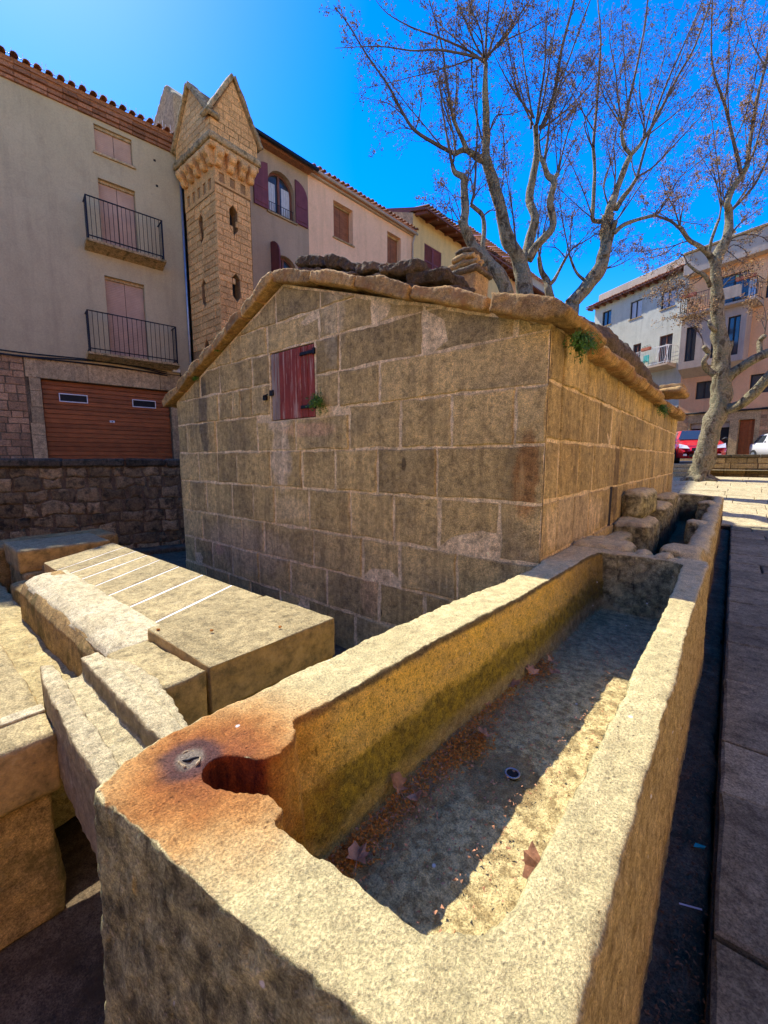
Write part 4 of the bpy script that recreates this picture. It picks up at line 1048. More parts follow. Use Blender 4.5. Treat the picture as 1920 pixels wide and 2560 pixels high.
prism(k, Frame((HX1 - .09, 0), (0, 1)), [(HY0 + .09, zb), (HY1 - .08, zb), (HY1 - .08, zb + .4), (ay, za + .15), (HY0 + .09, zb + .4)], 0, -1.85)
k.build('gable_core', M['tower_joint'], tw)
def tymp(fr, a0, a1, ap, zap):
    z = zb + .02
    rr = 0
    while z < zap - .1:
        z1 = z + .17; a = a0 + (0 if rr % 2 else -.12); rr += 1
        while a < a1:
            b = a + R.uniform(.28, .42)
            p = [(max(a, a0), z), (min(b, a1), z), (min(b, a1), z1), (max(a, a0), z1)]
            zl = zb + .4
            mR = (zap - zl) / (a1 - ap); mL = (zap - zl) / (ap - a0)
            p = clip(p, mR, 1, zap + mR * ap - .05); p = clip(p, -mL, 1, zap - mL * ap - .05) if len(p) > 2 else p
            if len(p) > 2 and abs(area(p)) > .003:
                k = MB(); stone(k, fr, p, .03, .008, .004, .2, .008, .005); k.build('gable_stone', M['tower'], tw)
            a = b
        z = z1
FHL = Frame((0, HY0 + .09), (1, 0)); FHR = Frame((HX1 - .09, 0), (0, 1))
tymp(FHL, HX0 + .08, HX1 - .09, ax, za); tymp(FHR, HY0 + .09, HY1 - .08, ay, za + .15)
def rake(fr, a, b, th=.09):
    d = V((b[0] - a[0], b[1] - a[1])); d.normalize(); nn = (-d.y * th, d.x * th) if d.x * 1 > 0 else (d.y * th, -d.x * th)
    k = MB(); prism(k, fr, [(a[0], a[1] - .02), (b[0], b[1] - .02), (b[0] + nn[0], b[1] + nn[1]), (a[0] + nn[0], a[1] + nn[1])], .1, -.22)
    carve(k, 'gable_coping', M['tower_moss'], tw, .028, ((5, .02), (16, .01)))
rake(FHL, (HX0, zb + .3), (ax + .02, za)); rake(FHL, (ax - .02, za), (HX1 - .02, zb + .35))
rake(FHR, (HY0, zb + .35), (ay + .02, za + .15)); rake(FHR, (ay - .02, za + .15), (HY1, zb + .3))
k = MB()                                             # steep stone roof planes behind the gables
prism(k, Frame((0, 6.45), (1, 0)), [(HX0 + .1, zb + .3), (HX1 - .3, zb + .3), (ax, za + .06)], 0, -1.2)
prism(k, Frame((HX1 - .3, 0), (0, 1)), [(HY0 + .2, zb + .3), (HY1 - .1, zb + .3), (ay, za + .2)], 0, -1.6)
k.build('roof', M['tower_moss'], tw)

# ================================================================== RIGHT-HAND ROW
FR = Frame((-12.3, 8.0), (.0669, .9978))
def arch(a0, a1, b0, spring, n_=10):
    r_ = (a1 - a0) / 2; c_ = (a0 + a1) / 2
    return [(a0, b0), (a1, b0)] + [(c_ + r_ * math.cos(math.pi * i / n_), spring + r_ * math.sin(math.pi * i / n_)) for i in range(n_ + 1)]
hv = empty('rendered_house', (-12.6, 9, STREET), 'narrow mauve-grey house with arched windows and maroon shutters beside the tower', 'house')
A1 = arch(.86, 1.88, 9.3, 10.15); A2 = arch(.95, 1.95, 6.75, 7.6)
shell(FR, [(-1.2, STREET), (2.46, STREET), (2.46, 11.1), (-1.2, 11.1)], [A1, A2], M['plaster_v'], hv, 5, .22)
def archwin(A_, a0, a1, b0, spring, parent):
    k = MB(); sheet(k, FR, A_, (), -.25); wo = k.build('window', M['dark'], parent)
    k = MB(); inn = arch(a0 + .07, a1 - .07, b0 + .07, spring); sheet(k, FR, A_, [inn], -.16, .05); c_ = (a0 + a1) / 2
    cbox(k, FR, c_ - .04, c_ + .04, b0 + .07, spring + (a1 - a0) / 2 - .08, -.2, -.155, .004); k.build('frame', M['frame_b'], wo)
    k = MB(); sheet(k, FR, inn, (), -.2); k.build('pane', M['glass'], wo)
    for s0_, s1_ in ((a0 + .07, c_ - .12), (c_ + .12, a1 - .07)):
        k = MB(); n_ = 8
        for i in range(n_):
            xa, xb = s0_ + (s1_ - s0_) * i / n_, s0_ + (s1_ - s0_) * (i + 1) / n_
            k.quad(FR(xa, b0 + .08, -.195 + .01 * (i % 2)), FR(xb, b0 + .08, -.195 + .01 * ((i + 1) % 2)), FR(xb, spring + .15, -.195 + .01 * ((i + 1) % 2)), FR(xa, spring + .15, -.195 + .01 * (i % 2)))
        k.build('curtain', M['curtain'], wo)
archwin(A1, .86, 1.88, 9.3, 10.15, hv); archwin(A2, .95, 1.95, 6.75, 7.6, hv)
def shutter_leaf(pt, a0, a1, b0, b1, round_left):
    """leaf outline with a quarter-round top; pt maps (s, z, d)"""
    w_ = a1 - a0; pts = [(a0, b0), (a1, b0)]
    arc = [(math.cos(t) * w_, math.sin(t) * w_) for t in [math.pi / 2 * i / 6 for i in range(7)]]
    if round_left: pts += [(a1, b1)] + [(a1 - x, b1 - w_ + y_) for x, y_ in arc[::-1]][0:] if False else [(a1, b1)] + [(a1 - math.sin(t) * w_, b1 - w_ + math.cos(t) * w_) for t in [math.pi / 2 * i / 6 for i in range(1, 7)]]
    else: pts += [(a0 + math.cos(t) * w_, b1 - w_ + math.sin(t) * w_) for t in [math.pi / 2 * i / 6 for i in range(0, 7)]]
    k = MB(); prism(k, pt, pts, .02, .06)
    m_ = lambda f: a0 + w_ * f
    cbox(k, pt, m_(.12), m_(.88), b0 + .1, b0 + .16, .055, .07, .003); cbox(k, pt, m_(.12), m_(.88), b0 + .55, b0 + .61, .055, .07, .003)
    return k.build('shutter', M['shutter'], hv)
shutter_leaf(FR, .34, .85, 9.3, 10.66, True); shutter_leaf(FR, 1.9, 2.4, 9.3, 10.66, False)
hinge_out = lambda a, z, d=0: FR(.95 - (d) * 1.0, z, .02 + (a))     # leaf standing straight out from the wall
shutter_leaf(hinge_out, 0, .5, 6.75, 8.35, False); shutter_leaf(FR, 1.97, 2.42, 6.75, 8.2, False)
k = MB(); cbox(k, FR, .8, 1.96, 9.24, 9.3, -.18, .06, .008); k.build('sill', M['lintel'], hv)
k = MB()
for z in (9.36, 9.62): cbox(k, FR, .88, 1.86, z, z + .015, -.05, -.035, .003)
for i in range(11): cbox(k, FR, .93 + i * .088, .942 + i * .088, 9.36, 9.62, -.048, -.037, .002)
k.build('window_guard', M['iron'], hv)
k = MB(); prism(k, lambda a, b, d: FR(d, b, a), [(.3, 11.16), (-5, 12.9), (-5, 12.8), (-.02, 11.08), (.25, 11.08)], -1.2, 2.5); k.build('roof', M['brickband'], hv)
tile_row(FR, -1.1, 2.5, 11.2, .22, hv, .3)
k = MB(); tube(k, [FR(-1.1, 11.17, .38), FR(2.62, 11.13, .38)], .065, 8); k.build('gutter', M['iron'], hv, True)

hc = empty('rendered_house', (-12.2, 13, STREET), 'salmon cream house with two brown roll blinds under a tiled eave', 'house')
W1, W2 = (3.6, 4.56, 9.49, 10.75), (6.5, 7.36, 9.49, 10.75)
shell(FR, [(2.46, STREET), (8.15, STREET), (8.15, 11.2), (2.46, 11.2)], [rect(*W1), rect(*W2)], M['plaster_c'], hc, 5, .26)
for W_ in (W1, W2): opening(FR, *W_, -.24, hc, 'blind', M['blind_b'], True)
k = MB(); prism(k, lambda a, b, d: FR(d, b, a), [(.22, 11.28), (-5, 13.0), (-5, 12.9), (-.02, 11.14), (.16, 11.16)], 2.44, 8.2); k.build('roof', M['tile'], hc)
k = MB(); cbox(k, FR, 2.47, 8.2, 11.1, 11.2, -.02, .1, .01); k.build('cornice', M['plaster_p'], hc)
tile_row(FR, 2.5, 8.2, 11.32, .215, hc, .26)
k = MB(); tube(k, [FR(2.5, 11.22, .2), FR(8.25, 11.16, .2)], .05, 8); k.build('gutter', M['plaster_p'], hc, True)
k = MB(); tube(k, [FR(8.13, 11.1, .14), FR(8.1, 10.8, .05), FR(8.1, STREET, .05)], .04, 8); k.build('downpipe', M['plaster_p'], hc, True)

hy = empty('rendered_house', (-11.8, 19, STREET), 'pale yellow house with louvred shutters under a deep timber eave', 'house')
Y1, Y2 = (8.99, 10.32, 9.73, 11.15), (13.5, 14.7, 9.7, 11.15)
shell(FR, [(8.16, STREET), (17.5, STREET), (17.5, 12.1), (8.16, 12.1)], [rect(*Y1), rect(*Y2)], M['plaster_y'], hy, 5, .1)
for W_ in (Y1, Y2): opening(FR, *W_, -.06, hy, 'shutter', M['shutter'], False)
k = MB(); prism(k, lambda a, b, d: FR(d, b, a), [(.75, 11.98), (.75, 12.06), (-2.5, 13.2), (-5, 12.4), (-5, 12.3), (-.1, 12.2)], 8.16, 12.9); prism(k, lambda a, b, d: FR(d, b, a), [(.72, 11.98), (.72, 12.06), (-.55, 12.36), (-.55, 12.2)], 12.9, 17.5); k.build('roof', M['timber'], hy)
for i in range(13):
    s_ = 8.3 + i * .74; k = MB(); cbox(k, lambda a, b, d: FR(a, b - d * .2, d), s_, s_ + .12, 12.02, 12.16, -.1, .68, .01); k.build('rafter', M['timber'], hy)
tile_row(FR, 8.2, 17.5, 12.14, .22, hy, .8, None, 1.2, .22)
k = MB(); sheet(k, lambda a, b, d=0: FR(8.155, b, a), [(0, 11), (-5, 11), (-5, 13.0), (-2.5, 13.1), (0, 12.1)]); k.build('side_wall', M['lintel'], hy)

hw = empty('rendered_house', (-12.5, 27, STREET), 'whitish pink house end rising beyond the timber eave, half behind the trees', 'house')
shell(lambda a, b, d=0: FR(a, b, d - .6), [(12.95, 12), (24, 12), (24, 13.6), (13.4, 13.35), (12.95, 13.0)], [], M['plaster_p'], hw, 4, .1)
tile_row(lambda a, b, d=0: FR(a, b, d - .6), 13.2, 24, 13.5, .24, hw, .3)
shell(FR, [(17.52, STREET), (24, STREET), (24, 12.0), (17.52, 12.0)], [rect(18.6, 19.7, 8, 9.6)], M['plaster_o'], hw, 5, .1, 'lower_wall'); opening(FR, 18.6, 19.7, 8, 9.6, -.06, hw, 'shutter', M['shutter'], False)
k = MB(); prism(k, lambda a, b, d: FR(d, b, a), [(.6, 11.95), (.6, 12.03), (-.6, 12.5), (-.6, 12.4)], 17.52, 24); k.build('roof', M['timber'], hw)

# ================================================================== FAR HOUSES ACROSS THE SQUARE
FO = Frame((-1.7, 31.1), (.9503, -.3112)); JP = (-2.8404, 31.4734); FY = Frame(JP, (.8513, -.5246))
hg = empty('apartment_block', (-6, 33, 1.4), 'grey-white house with a tiled eave and a small railed balcony across the square', 'apartment building')
Gw = [(-6.28, -5.5, 10.9, 11.9), (-3.94, -3.05, 10.68, 11.8), (-1.7, -.76, 10.6, 11.65), (-1.6, -.74, 7.15, 8.98), (-3.5, -2.9, 7.15, 8.95), (-6.2, -5.4, 7.5, 8.9), (-3.6, -2.7, 4.2, 5.6)]
shell(FY, [(-7.0, 1.2), (.0, 1.2), (.0, 12.5), (-7.0, 12.5)], [rect(*g) for g in Gw], M['plaster_w'], hg, 7, .15)
for i, g in enumerate(Gw): opening(FY, *g, -.12, hg, 'curtain' if i in (1, 2) else 'glass', M['frame_b'] if i in (3, 4) else M['black'], i < 3)
k = MB(); cbox(k, FY, -7.05, .0, 12.62, 13.4, -6, -.3, .02); k.build('parapet', M['plaster_p'], hg)
k = MB(); prism(k, lambda a, b, d: FY(d, b, a), [(.5, 12.4), (.5, 12.46), (-.4, 12.8), (-.4, 12.5)], -7.4, .0); k.build('eave', M['timber'], hg)
tile_row(FY, -7.4, -.02, 12.5, .23, hg, .55, None, .9, .3)
for i in range(13): k = MB(); cbox(k, FY, -7.3 + i * .58, -7.2 + i * .58, 12.3, 12.4, -.02, .44, .01); k.build('rafter', M['timber'], hg)
balcony(FY, -2.75, -.4, 7.12, .75, hg, 1.05, 20, M['plaster_p'], M['white'], .16, .12)
pc = empty('garden_chair', FY(-2.3, 7.12, .35), 'teal plastic chair on the grey-white house balcony', 'chair')
k = MB(); cbox(k, FY, -2.5, -2.1, 7.55, 7.59, .15, .55, .01); k.build('seat', M['teal'], pc)
k = MB(); cbox(k, FY, -2.5, -2.1, 7.59, 8.0, .15, .19, .01); k.build('backrest', M['teal'], pc)
for a in (-2.5, -2.14):
    for d in (.16, .51): k = MB(); cbox(k, FY, a, a + .035, 7.12, 7.55, d, d + .035, .005); k.build('leg', M['teal'], pc)
ck = empty('clothes_airer', FY(-1.0, 7.12, .4), 'white folding clothes airer on the small railed balcony', 'clothes airer')
for a in (-1.35, -.75):
    k = MB(); tube(k, [FY(a, 7.14, .15), FY(a, 8.3, .5)], .012, 5); tube(k, [FY(a, 7.14, .6), FY(a, 8.3, .2)], .012, 5); k.build('leg_frame', M['white'], ck)
k = MB()
for i in range(7): tube(k, [FY(-1.4, 8.28 - i * .01, .15 + i * .07), FY(-.7, 8.28 - i * .01, .15 + i * .07)], .008, 4)
k.build('drying_rails', M['white'], ck)
def planter(fr, a, z, d, label, L=.5):
    k = MB(); cbox(k, fr, a, a + L, z, z + .18, d, d + .18, .01); o = empty('flower_box', fr(a, z, d), label, 'flower box')
    k.build('box', M['terracotta'], o)
    k = MB(); 
    for i in range(40):
        p = fr(a + R.uniform(0, L), z + .18 + R.uniform(0, .12), d + R.uniform(0, .18)); q = V((R.uniform(-1, 1), R.uniform(-1, 1), R.uniform(-1, 1))) * .05
        k.add([p, p + q, p + V((q.y, q.z, q.x))], [(0, 1, 2)])
    tag(k.build('foliage', M['leafgreen'], o), kind='stuff')
planter(FY, -2.1, 8.12, .74, 'terracotta flower box hung on the small balcony with the teal chair', .6)

ho = empty('apartment_block', (1.5, 33, 1.4), 'orange apartment building with balconies and a projecting bay across the square', 'apartment building')
Ow = [(-.37, .42, 4.8, 5.79), (2.14, 3.2, 4.8, 5.8), (.3, 1.7, 9.62, 11.35), (2.4, 3.4, 9.62, 11.35), (3.9, 4.6, 4.8, 5.8)]
Og = [(-.5, 1.45, 1.4, 3.4), (1.84, 2.55, 1.4, 3.46), (4.2, 5.2, 1.4, 3.4)]
shell(FO, [(-1.2, 4.0), (9, 4.0), (9, 11.85), (-1.2, 11.85)], [rect(*g) for g in Ow], M['plaster_o'], ho, 7, .2)
shell(FO, [(-1.2, 1.2), (9, 1.2), (9, 4.0), (-1.2, 4.0)], [rect(*g) for g in Og], M['lintel'], ho, 7, .25, 'ground_floor_wall')
for g in Ow: opening(FO, *g, -.15, ho, 'glass', M['black'], False)
k = MB(); cbox(k, FO, -.5, 1.45, 1.4, 3.4, -.3, -.25, .003); k.build('shop_opening', M['dark'], ho)
k = MB(); cbox(k, FO, -.48, 1.43, 3.1, 3.38, -.22, -.15, .01); k.build('shop_fascia', M['plaster_p'], ho)
dr = None
k = MB(); cbox(k, FO, 1.86, 2.53, 1.4, 3.44, -.22, -.19, .004); dr = k.build('door', M['garage'], ho)
for i in range(5): k = MB(); cbox(k, FO, 1.87 + i * .132, 1.87 + i * .132 + .126, 1.42, 3.42, -.19, -.17, .006); k.build('board', M['garage'], dr)
k = MB(); cbox(k, FO, 4.2, 5.2, 1.4, 3.4, -.24, -.2, .003); k.build('door', M['dark'], ho)
z = 1.45
while z < 3.9:
    blockrow(FO, 2.75, 4.1, z, z + .2, ho, M['fl_rubble'], .22, .5, .01, .04, .012, .006, 'rubble_stone', .008); blockrow(FO, -1.2, -.62, z, z + .2, ho, M['fl_rubble'], .22, .4, .01, .04, .012, .006, 'rubble_stone', .008); z += .2
k = MB(); tube(k, [FO(-1.2, 4.0, .06), FO(9, 3.9, .06)], .05, 6); tube(k, [FO(-1.2, 4.0, .06), FO(-1.2, 4.5, .06)], .04, 6); k.build('cable', M['cable'], ho)
# projecting bay with tall narrow windows, then the balcony above it
Bz = [rect(-.82, -.3, 6.95, 8.85), rect(.45, .95, 6.9, 8.9), rect(1.15, 1.7, 6.88, 8.9)]
FB = lambda a, b, d=0: FO(a, b, d + .7)
k = MB(); sheet(k, FB, rect(-1.1, 1.95, 6.55, 9.45), Bz, 0, .15)
k.quad(FO(-1.1, 6.55, .7), FO(-1.1, 9.45, .7), FO(-1.1, 9.45, 0), FO(-1.1, 6.55, 0)); k.quad(FO(1.95, 6.55, .7), FO(1.95, 9.45, .7), FO(1.95, 9.45, 0), FO(1.95, 6.55, 0))
k.quad(FO(-1.1, 6.55, .7), FO(1.95, 6.55, .7), FO(1.95, 6.1, 0), FO(-1.1, 6.1, 0)); k.build('bay', M['plaster_p'], ho)
for q in Bz: opening(FB, q[0][0], q[1][0], q[0][1], q[2][1], -.12, ho, 'glass', M['black'], False)
balcony(FO, -1.1, 2.35, 9.55, 1.05, ho, 1.0, 30, M['plaster_p'], M['iron'], .16, .12)
k = MB(); cbox(k, FO, .6, 1.75, 9.75, 10.35, 1.07, 1.12, .01); k.build('balcony_screen', M['plaster_p'], ho)
k = MB(); cbox(k, FO, -1.3, 9, 11.85, 13.0, -7, .55, .02); k.build('roof_fascia', M['plaster_p'], ho)
k = MB(); cbox(k, FO, -1.35, 9, 13.0, 13.12, -7, .65, .02); k.build('roof_edge', M['lintel'], ho)
k = MB(); cbox(k, FO, -.2, .1, 13.1, 14.3, -2, -1.7, .02); cbox(k, FO, -.26, .16, 14.3, 14.4, -2.06, -1.64, .02); k.build('chimney', M['plaster_p'], ho)
planter(FO, -1.0, 10.4, 1.06, 'long reddish flower box at the left end of the orange building balcony', .7)
planter(FO, 1.5, 10.5, 1.06, 'long reddish flower box at the right end of the orange building balcony', .8)
wt = MB(); cbox(wt, FO, 1.9, 2.2, 9.6, 10.5, .4, .7, .02); cbox(wt, FO, 1.95, 2.0, 9.6, 10.2, .7, .72, .005)
o = wt.build('storage_cabinet', M['zinc'], None); tag(o, 'grey cabinet standing on the orange building top balcony', 'cabinet')

# terrace wall and steps at the top of the square
FWt = Frame((-.9, 20.15), (.9503, -.06))
M['terr'] = stone_mat('terrace_wall_stone', (.42, .31, .17), (.3, .22, .12), (.1, .07, .04), 1.5, .3, .5, .3, .8, (.5, .4, .26), .4, None, .03)
tx = empty('terrace_wall', (1, 20, .6), 'low stone terrace wall behind the right plane tree, below the parked cars', 'stone wall')
k = MB(); cbox(k, FWt, .1, 9, .4, 1.36, -.5, -.03, .01); k.build('wall_core', M['rubble_mortar'], tx)
z = .55
while z < 1.34:
    blockrow(FWt, .1, 3.4, z, z + .2, tx, M['terr'], .25, .8, 0, .05, .016, .003, 'rubble_stone', .02); z += .2
s_ = .05
while s_ < 4: k = MB(); cbox(k, FWt, s_, s_ + .78, 1.36, 1.46, -.5, .05, .02, 0, .006); k.build('coping_slab', M['rubcap'], tx); s_ += .79
st = empty('stone_steps', (-1.8, 19, .5), 'flight of worn stone steps left of the leaning plane tree', 'steps')
for i in range(4):
    k = MB(); wbox(k, -4.2, -.75, 18.6 + i * .38, 21, .5 + i * .155, .5 + (i + 1) * .155 - .004 + .0, .02); k.build('step', M['plaza'], st)

# unseen houses added around the camera to bounce warm light and block blue sky
def added_house(name_label, fr, s1, h, mat, wins):
    o = empty('rendered_house', fr(s1 / 2, 0), name_label, 'house'); hs_ = [rect(a, a + 1, z, z + 1.6) for a in wins for z in ([1.2, 4.2, 7.2] if h > 8.5 else [1.2, 4.2])]
    shell(fr, rect(0, s1, -.7, h), hs_, mat, o, 6, .2)
    for q in hs_: opening(fr, q[0][0], q[1][0], q[0][1], q[2][1], -.15, o, 'shutter', M['frame_b'], False)
    k = MB(); prism(k, lambda a, b, d: fr(d, b, a), [(.4, h), (-3, h + 1.1), (-6.2, h), (-6.2, h - .1), (.4, h - .1)], 0, s1); k.build('roof', M['tile'], o)
EF = lambda y0: Frame((9.3, y0), (0, -1))
added_house('unseen cream house added right of the square to bounce warm light', EF(24), 11.9, 9.5, M['plaster_c'], (2, 5, 8))
added_house('unseen pale yellow house added right of the square to bounce warm light', EF(12), 11.9, 8.8, M['plaster_y'], (2, 5, 8))
added_house('unseen orange house added right of the square to bounce warm light', EF(0), 11.9, 9.8, M['plaster_c'], (2, 5, 8))
added_house('unseen cream house added behind the camera to block blue sky', Frame((8, -11), (-1, 0)), 17, 7.5, M['plaster_c'], (2, 5, 8, 12))

# ================================================================== PLANE TREES
za_ = lambda x, y: (800 + x / 2.37, y / 2.37)
zb_ = lambda x, y: (1300 + x / 2.676, y / 2.676)
zc_ = lambda x, y: (1400 + x / 2.95, 500 + y / 2.95)
TR = random.Random(11)
def limb(conv, pts, c, w0, w1, dc=0.):
    """survey points along a limb (taken in the photo) -> smooth (position, radius) list standing c metres away"""
    n_ = len(pts); out = []
    for i, p in enumerate(pts):
        f = i / max(1, n_ - 1); cc = c + dc * f + TR.uniform(-.12, .12) * min(1, i)
        out.append((at(*conv(*p), cc), (w0 + (w1 - w0) * f) / 2))
    return spline(out, 4)
def grow_twig(mb, p, d, L, r, rnd, tips, depth=0):
    n_ = 4 if depth == 0 else 3
    pts = [p.copy()]; q = p.copy(); dd = d.normalized()
    for i in range(n_):
        dd = (dd + V((rnd.gauss(0, .16), rnd.gauss(0, .16), rnd.gauss(.06, .14)))).normalized(); q = q + dd * (L / n_); pts.append(q.copy())
        if depth < 2 and i >= 0:
            for s_ in range(2 if depth == 0 else 1):
                sd_ = (dd + V((rnd.gauss(0, .75), rnd.gauss(0, .75), rnd.gauss(-.05, .55)))).normalized()
                if rnd.random() < .85: grow_twig(mb, q, sd_, L * rnd.uniform(.3, .55), r * .6, rnd, tips, depth + 1)
    tube(mb, pts, [max(.0022, r * (1 - .75 * i / n_)) for i in range(n_ + 1)], 3, False)
    tips.append((pts[-1], dd)); 
    if depth: tips.append((pts[-2], dd))
def shoots(mb, paths, rnd, tips, step=.3, L=(.4, .9), start=.15):
    for path, (wa, wb_) in paths:
        tube(mb, [p for p, r in path], [r * 1.15 for p, r in path], 5, False)
        acc = 0; tot = sum((path[i + 1][0] - path[i][0]).length for i in range(len(path) - 1)); run = 0
        for i in range(len(path) - 1):
            a, b = path[i][0], path[i + 1][0]; seg = (b - a).length; run += seg; acc += seg
            if run < tot * start: acc = 0; continue
            while acc > step:
                acc -= step * rnd.uniform(.7, 1.3); d = (b - a).normalized(); t = rnd.random()
                sd_ = (d * .9 + V((rnd.gauss(0, .7), rnd.gauss(0, .7), rnd.gauss(0, .35)))).normalized()
                grow_twig(mb, a.lerp(b, t), sd_, rnd.uniform(*L) * (1.1 - .5 * run / tot), .007, rnd, tips)
def tips_fruit(tips, rnd, parent, k_ball=.42, k_leaf=.4):
    ba, le = MB(), MB()
    for p, d in tips:
        if rnd.random() < k_ball:
            q = p + V((rnd.gauss(0, .015), rnd.gauss(0, .015), -rnd.uniform(.03, .11))); r = rnd.uniform(.011, .018)
            vs = [q + V(o) * r for o in ((1, 0, 0), (-1, 0, 0), (0, 1, 0), (0, -1, 0), (0, 0, 1.2), (0, 0, -1.2))]
            ba.add(vs, [(0, 2, 4), (2, 1, 4), (1, 3, 4), (3, 0, 4), (2, 0, 5), (1, 2, 5), (3, 1, 5), (0, 3, 5)])
        if rnd.random() < k_leaf:
            for _ in range(2):
                q = p + V((rnd.gauss(0, .03), rnd.gauss(0, .03), rnd.gauss(0, .03))); u = V((rnd.gauss(0, 1), rnd.gauss(0, 1), rnd.gauss(0, 1))).normalized() * rnd.uniform(.015, .033)
                v_ = u.orthogonal().normalized() * u.length * .7
                le.add([q, q + u + v_, q + u * 2, q + u - v_], [(0, 1, 2, 3)])
    tag(ba.build('seed_balls', M['balls'], parent), kind='stuff'); tag(le.build('old_leaves', M['bud'], parent), kind='stuff')
def tree(label, base, limbs, shts, c, seed, extra=0, step=.3, grp='bare plane trees round the fountain', kb=.3, kl=.2):
    t = empty('plane_tree', base, label, 'tree', grp); rnd = random.Random(seed)
    for i, (nm, path) in enumerate(limbs):
        k = MB(); tube(k, [p for p, r in path], [r for p, r in path], 10, True, 0, .35); k.build(nm, M['bark'], t, True)
    mb = MB(); tips = []
    extra_paths = []
    for path, ww in shts:
        for e in range(extra):
            i0 = rnd.randint(0, max(0, len(path) // 3)); p0, r0 = path[i0]; tot = sum((path[i + 1][0] - path[i][0]).length for i in range(len(path) - 1))
            d = (path[-1][0] - p0).normalized(); d = (d + V((rnd.gauss(0, .3), rnd.gauss(0, .3), abs(rnd.gauss(0, .2))))).normalized()
            L = tot * rnd.uniform(.5, 1.0); pts = [(p0, min(r0, .018))]; q = p0.copy(); dd = d
            for j in range(5): dd = (dd + V((rnd.gauss(0, .05), rnd.gauss(0, .05), rnd.gauss(.05, .05)))).normalized(); q = q + dd * L / 5; pts.append((q.copy(), min(r0, .016) * (1 - .8 * (j + 1) / 5)))
            extra_paths.append((pts, ww))
    shoots(mb, shts + extra_paths, rnd, tips, step)
    tag(mb.build('shoots', M['twig'], t), kind='stuff'); tips_fruit(tips, rnd, t, kb, kl)
    return t
def root_limb(p, r, base):
    m = p.lerp(V(base), .5)
    return [(V(base), r * 1.7), (V(base) + V((0, 0, .35)), r * 1.25), (m, r * 1.1), (p, r)]
W = lambda *l: l
# tree A: forked tree right behind the fountain house roof
cA = 13.0
ja = at(*za_(1225, 1790), cA)
baseA = (ja.x - .3, ja.y - .1, plaza_z(ja.y))
A_ = [('trunk', spline(root_limb(ja, .3, baseA), 4)),
      ('limb', limb(za_, [(1225, 1800), (1215, 1700), (1190, 1580), (1165, 1500), (1110, 1420), (1080, 1280), (1030, 1080), (985, 960), (985, 870), (985, 700), (978, 500), (982, 380)], cA, .52, .12)),
      ('limb', limb(za_, [(1200, 1560), (1225, 1490), (1250, 1400), (1272, 1290), (1240, 1180), (1258, 1060), (1288, 900), (1280, 790), (1278, 740)], cA, .3, .15, .6)),
      ('limb', limb(za_, [(1235, 1540), (1275, 1470), (1335, 1400), (1382, 1330), (1362, 1200), (1388, 1080), (1350, 1040), (1330, 980), (1308, 930)], cA, .26, .1, -.5)),
      ('stub', limb(za_, [(1385, 1075), (1395, 1050), (1412, 1028)], cA - .3, .13, .11)),
      ('limb', limb(za_, [(985, 950), (940, 935), (895, 905), (850, 888), (800, 912)], cA, .2, .12, -.3)),
      ('limb', limb(za_, [(870, 895), (845, 830), (790, 710)], cA - .2, .15, .09, -.2))]
SA = [(limb(za_, q, cA, w0, w1, dc), (0, 0)) for q, w0, w1, dc in [
    ([(800, 912), (700, 860), (560, 770), (480, 650), (400, 500), (280, 330), (170, 150), (80, 30)], .1, .015, -1),
    ([(790, 710), (770, 600), (745, 450), (730, 320), (690, 150), (630, -60)], .09, .015, -.6),
    ([(980, 360), (900, 330), (700, 295), (550, 300), (350, 275), (90, 285)], .07, .01, -1.2), ([(975, 370), (880, 300), (700, 220), (540, 160), (400, 80), (330, 0)], .06, .01, -.6),
    ([(970, 340), (930, 280), (860, 120), (790, -40)], .06, .02, .6), ([(982, 360), (985, 200), (1000, 20), (1010, -150)], .07, .02, .3), ([(985, 350), (1060, 250), (1200, 60), (1300, -80)], .06, .01, .9),
    ([(1000, 320), (1120, 230), (1250, 170), (1420, 60)], .045, .01, .4), ([(985, 350), (1020, 250), (1090, 50), (1120, -100)], .06, .02, -.5), ([(970, 330), (950, 180), (900, 60), (860, -80)], .05, .01, -1),
    ([(560, 770), (470, 760), (360, 820)], .03, .006, 0), ([(540, 740), (420, 620), (260, 580)], .03, .006, -.3), ([(560, 780), (590, 680), (600, 520), (580, 350)], .04, .01, .3), ([(800, 890), (780, 750), (720, 560), (700, 380), (690, 200)], .05, .012, .5),
    ([(860, 860), (800, 700), (810, 500), (800, 300), (810, 60)], .05, .01, .8), ([(980, 900), (930, 700), (900, 480), (905, 250), (890, 20)], .05, .01, .9), ([(985, 850), (1040, 690), (1110, 680), (1250, 640)], .04, .01, -.2),
    ([(1250, 760), (1250, 650), (1220, 450), (1190, 250), (1150, -20)], .06, .015, .4), ([(1280, 740), (1300, 600), (1330, 400), (1340, 180), (1350, -20)], .06, .015, -.5), ([(1300, 760), (1335, 720), (1390, 550), (1430, 300), (1500, 30), (1530, -120)], .12, .04, .2),
    ([(1290, 730), (1330, 560), (1370, 300), (1420, -20)], .06, .02, .8), ([(1270, 700), (1150, 540), (1070, 400), (1000, 250)], .05, .01, .3), ([(1300, 770), (1450, 660), (1600, 500), (1700, 330)], .05, .01, .3), ([(1265, 740), (1180, 560), (1130, 350), (1090, 100)], .05, .01, -.7),
    ([(1330, 960), (1350, 820), (1370, 650), (1440, 450), (1590, 30), (1640, -100)], .07, .02, -.4), ([(1412, 1030), (1450, 850), (1530, 600), (1580, 400)], .05, .01, .3), ([(1395, 1040), (1420, 950), (1430, 800), (1420, 600)], .04, .01, -.4), ([(1310, 930), (1300, 800), (1380, 620), (1500, 380), (1660, 150)], .05, .01, .7)]]
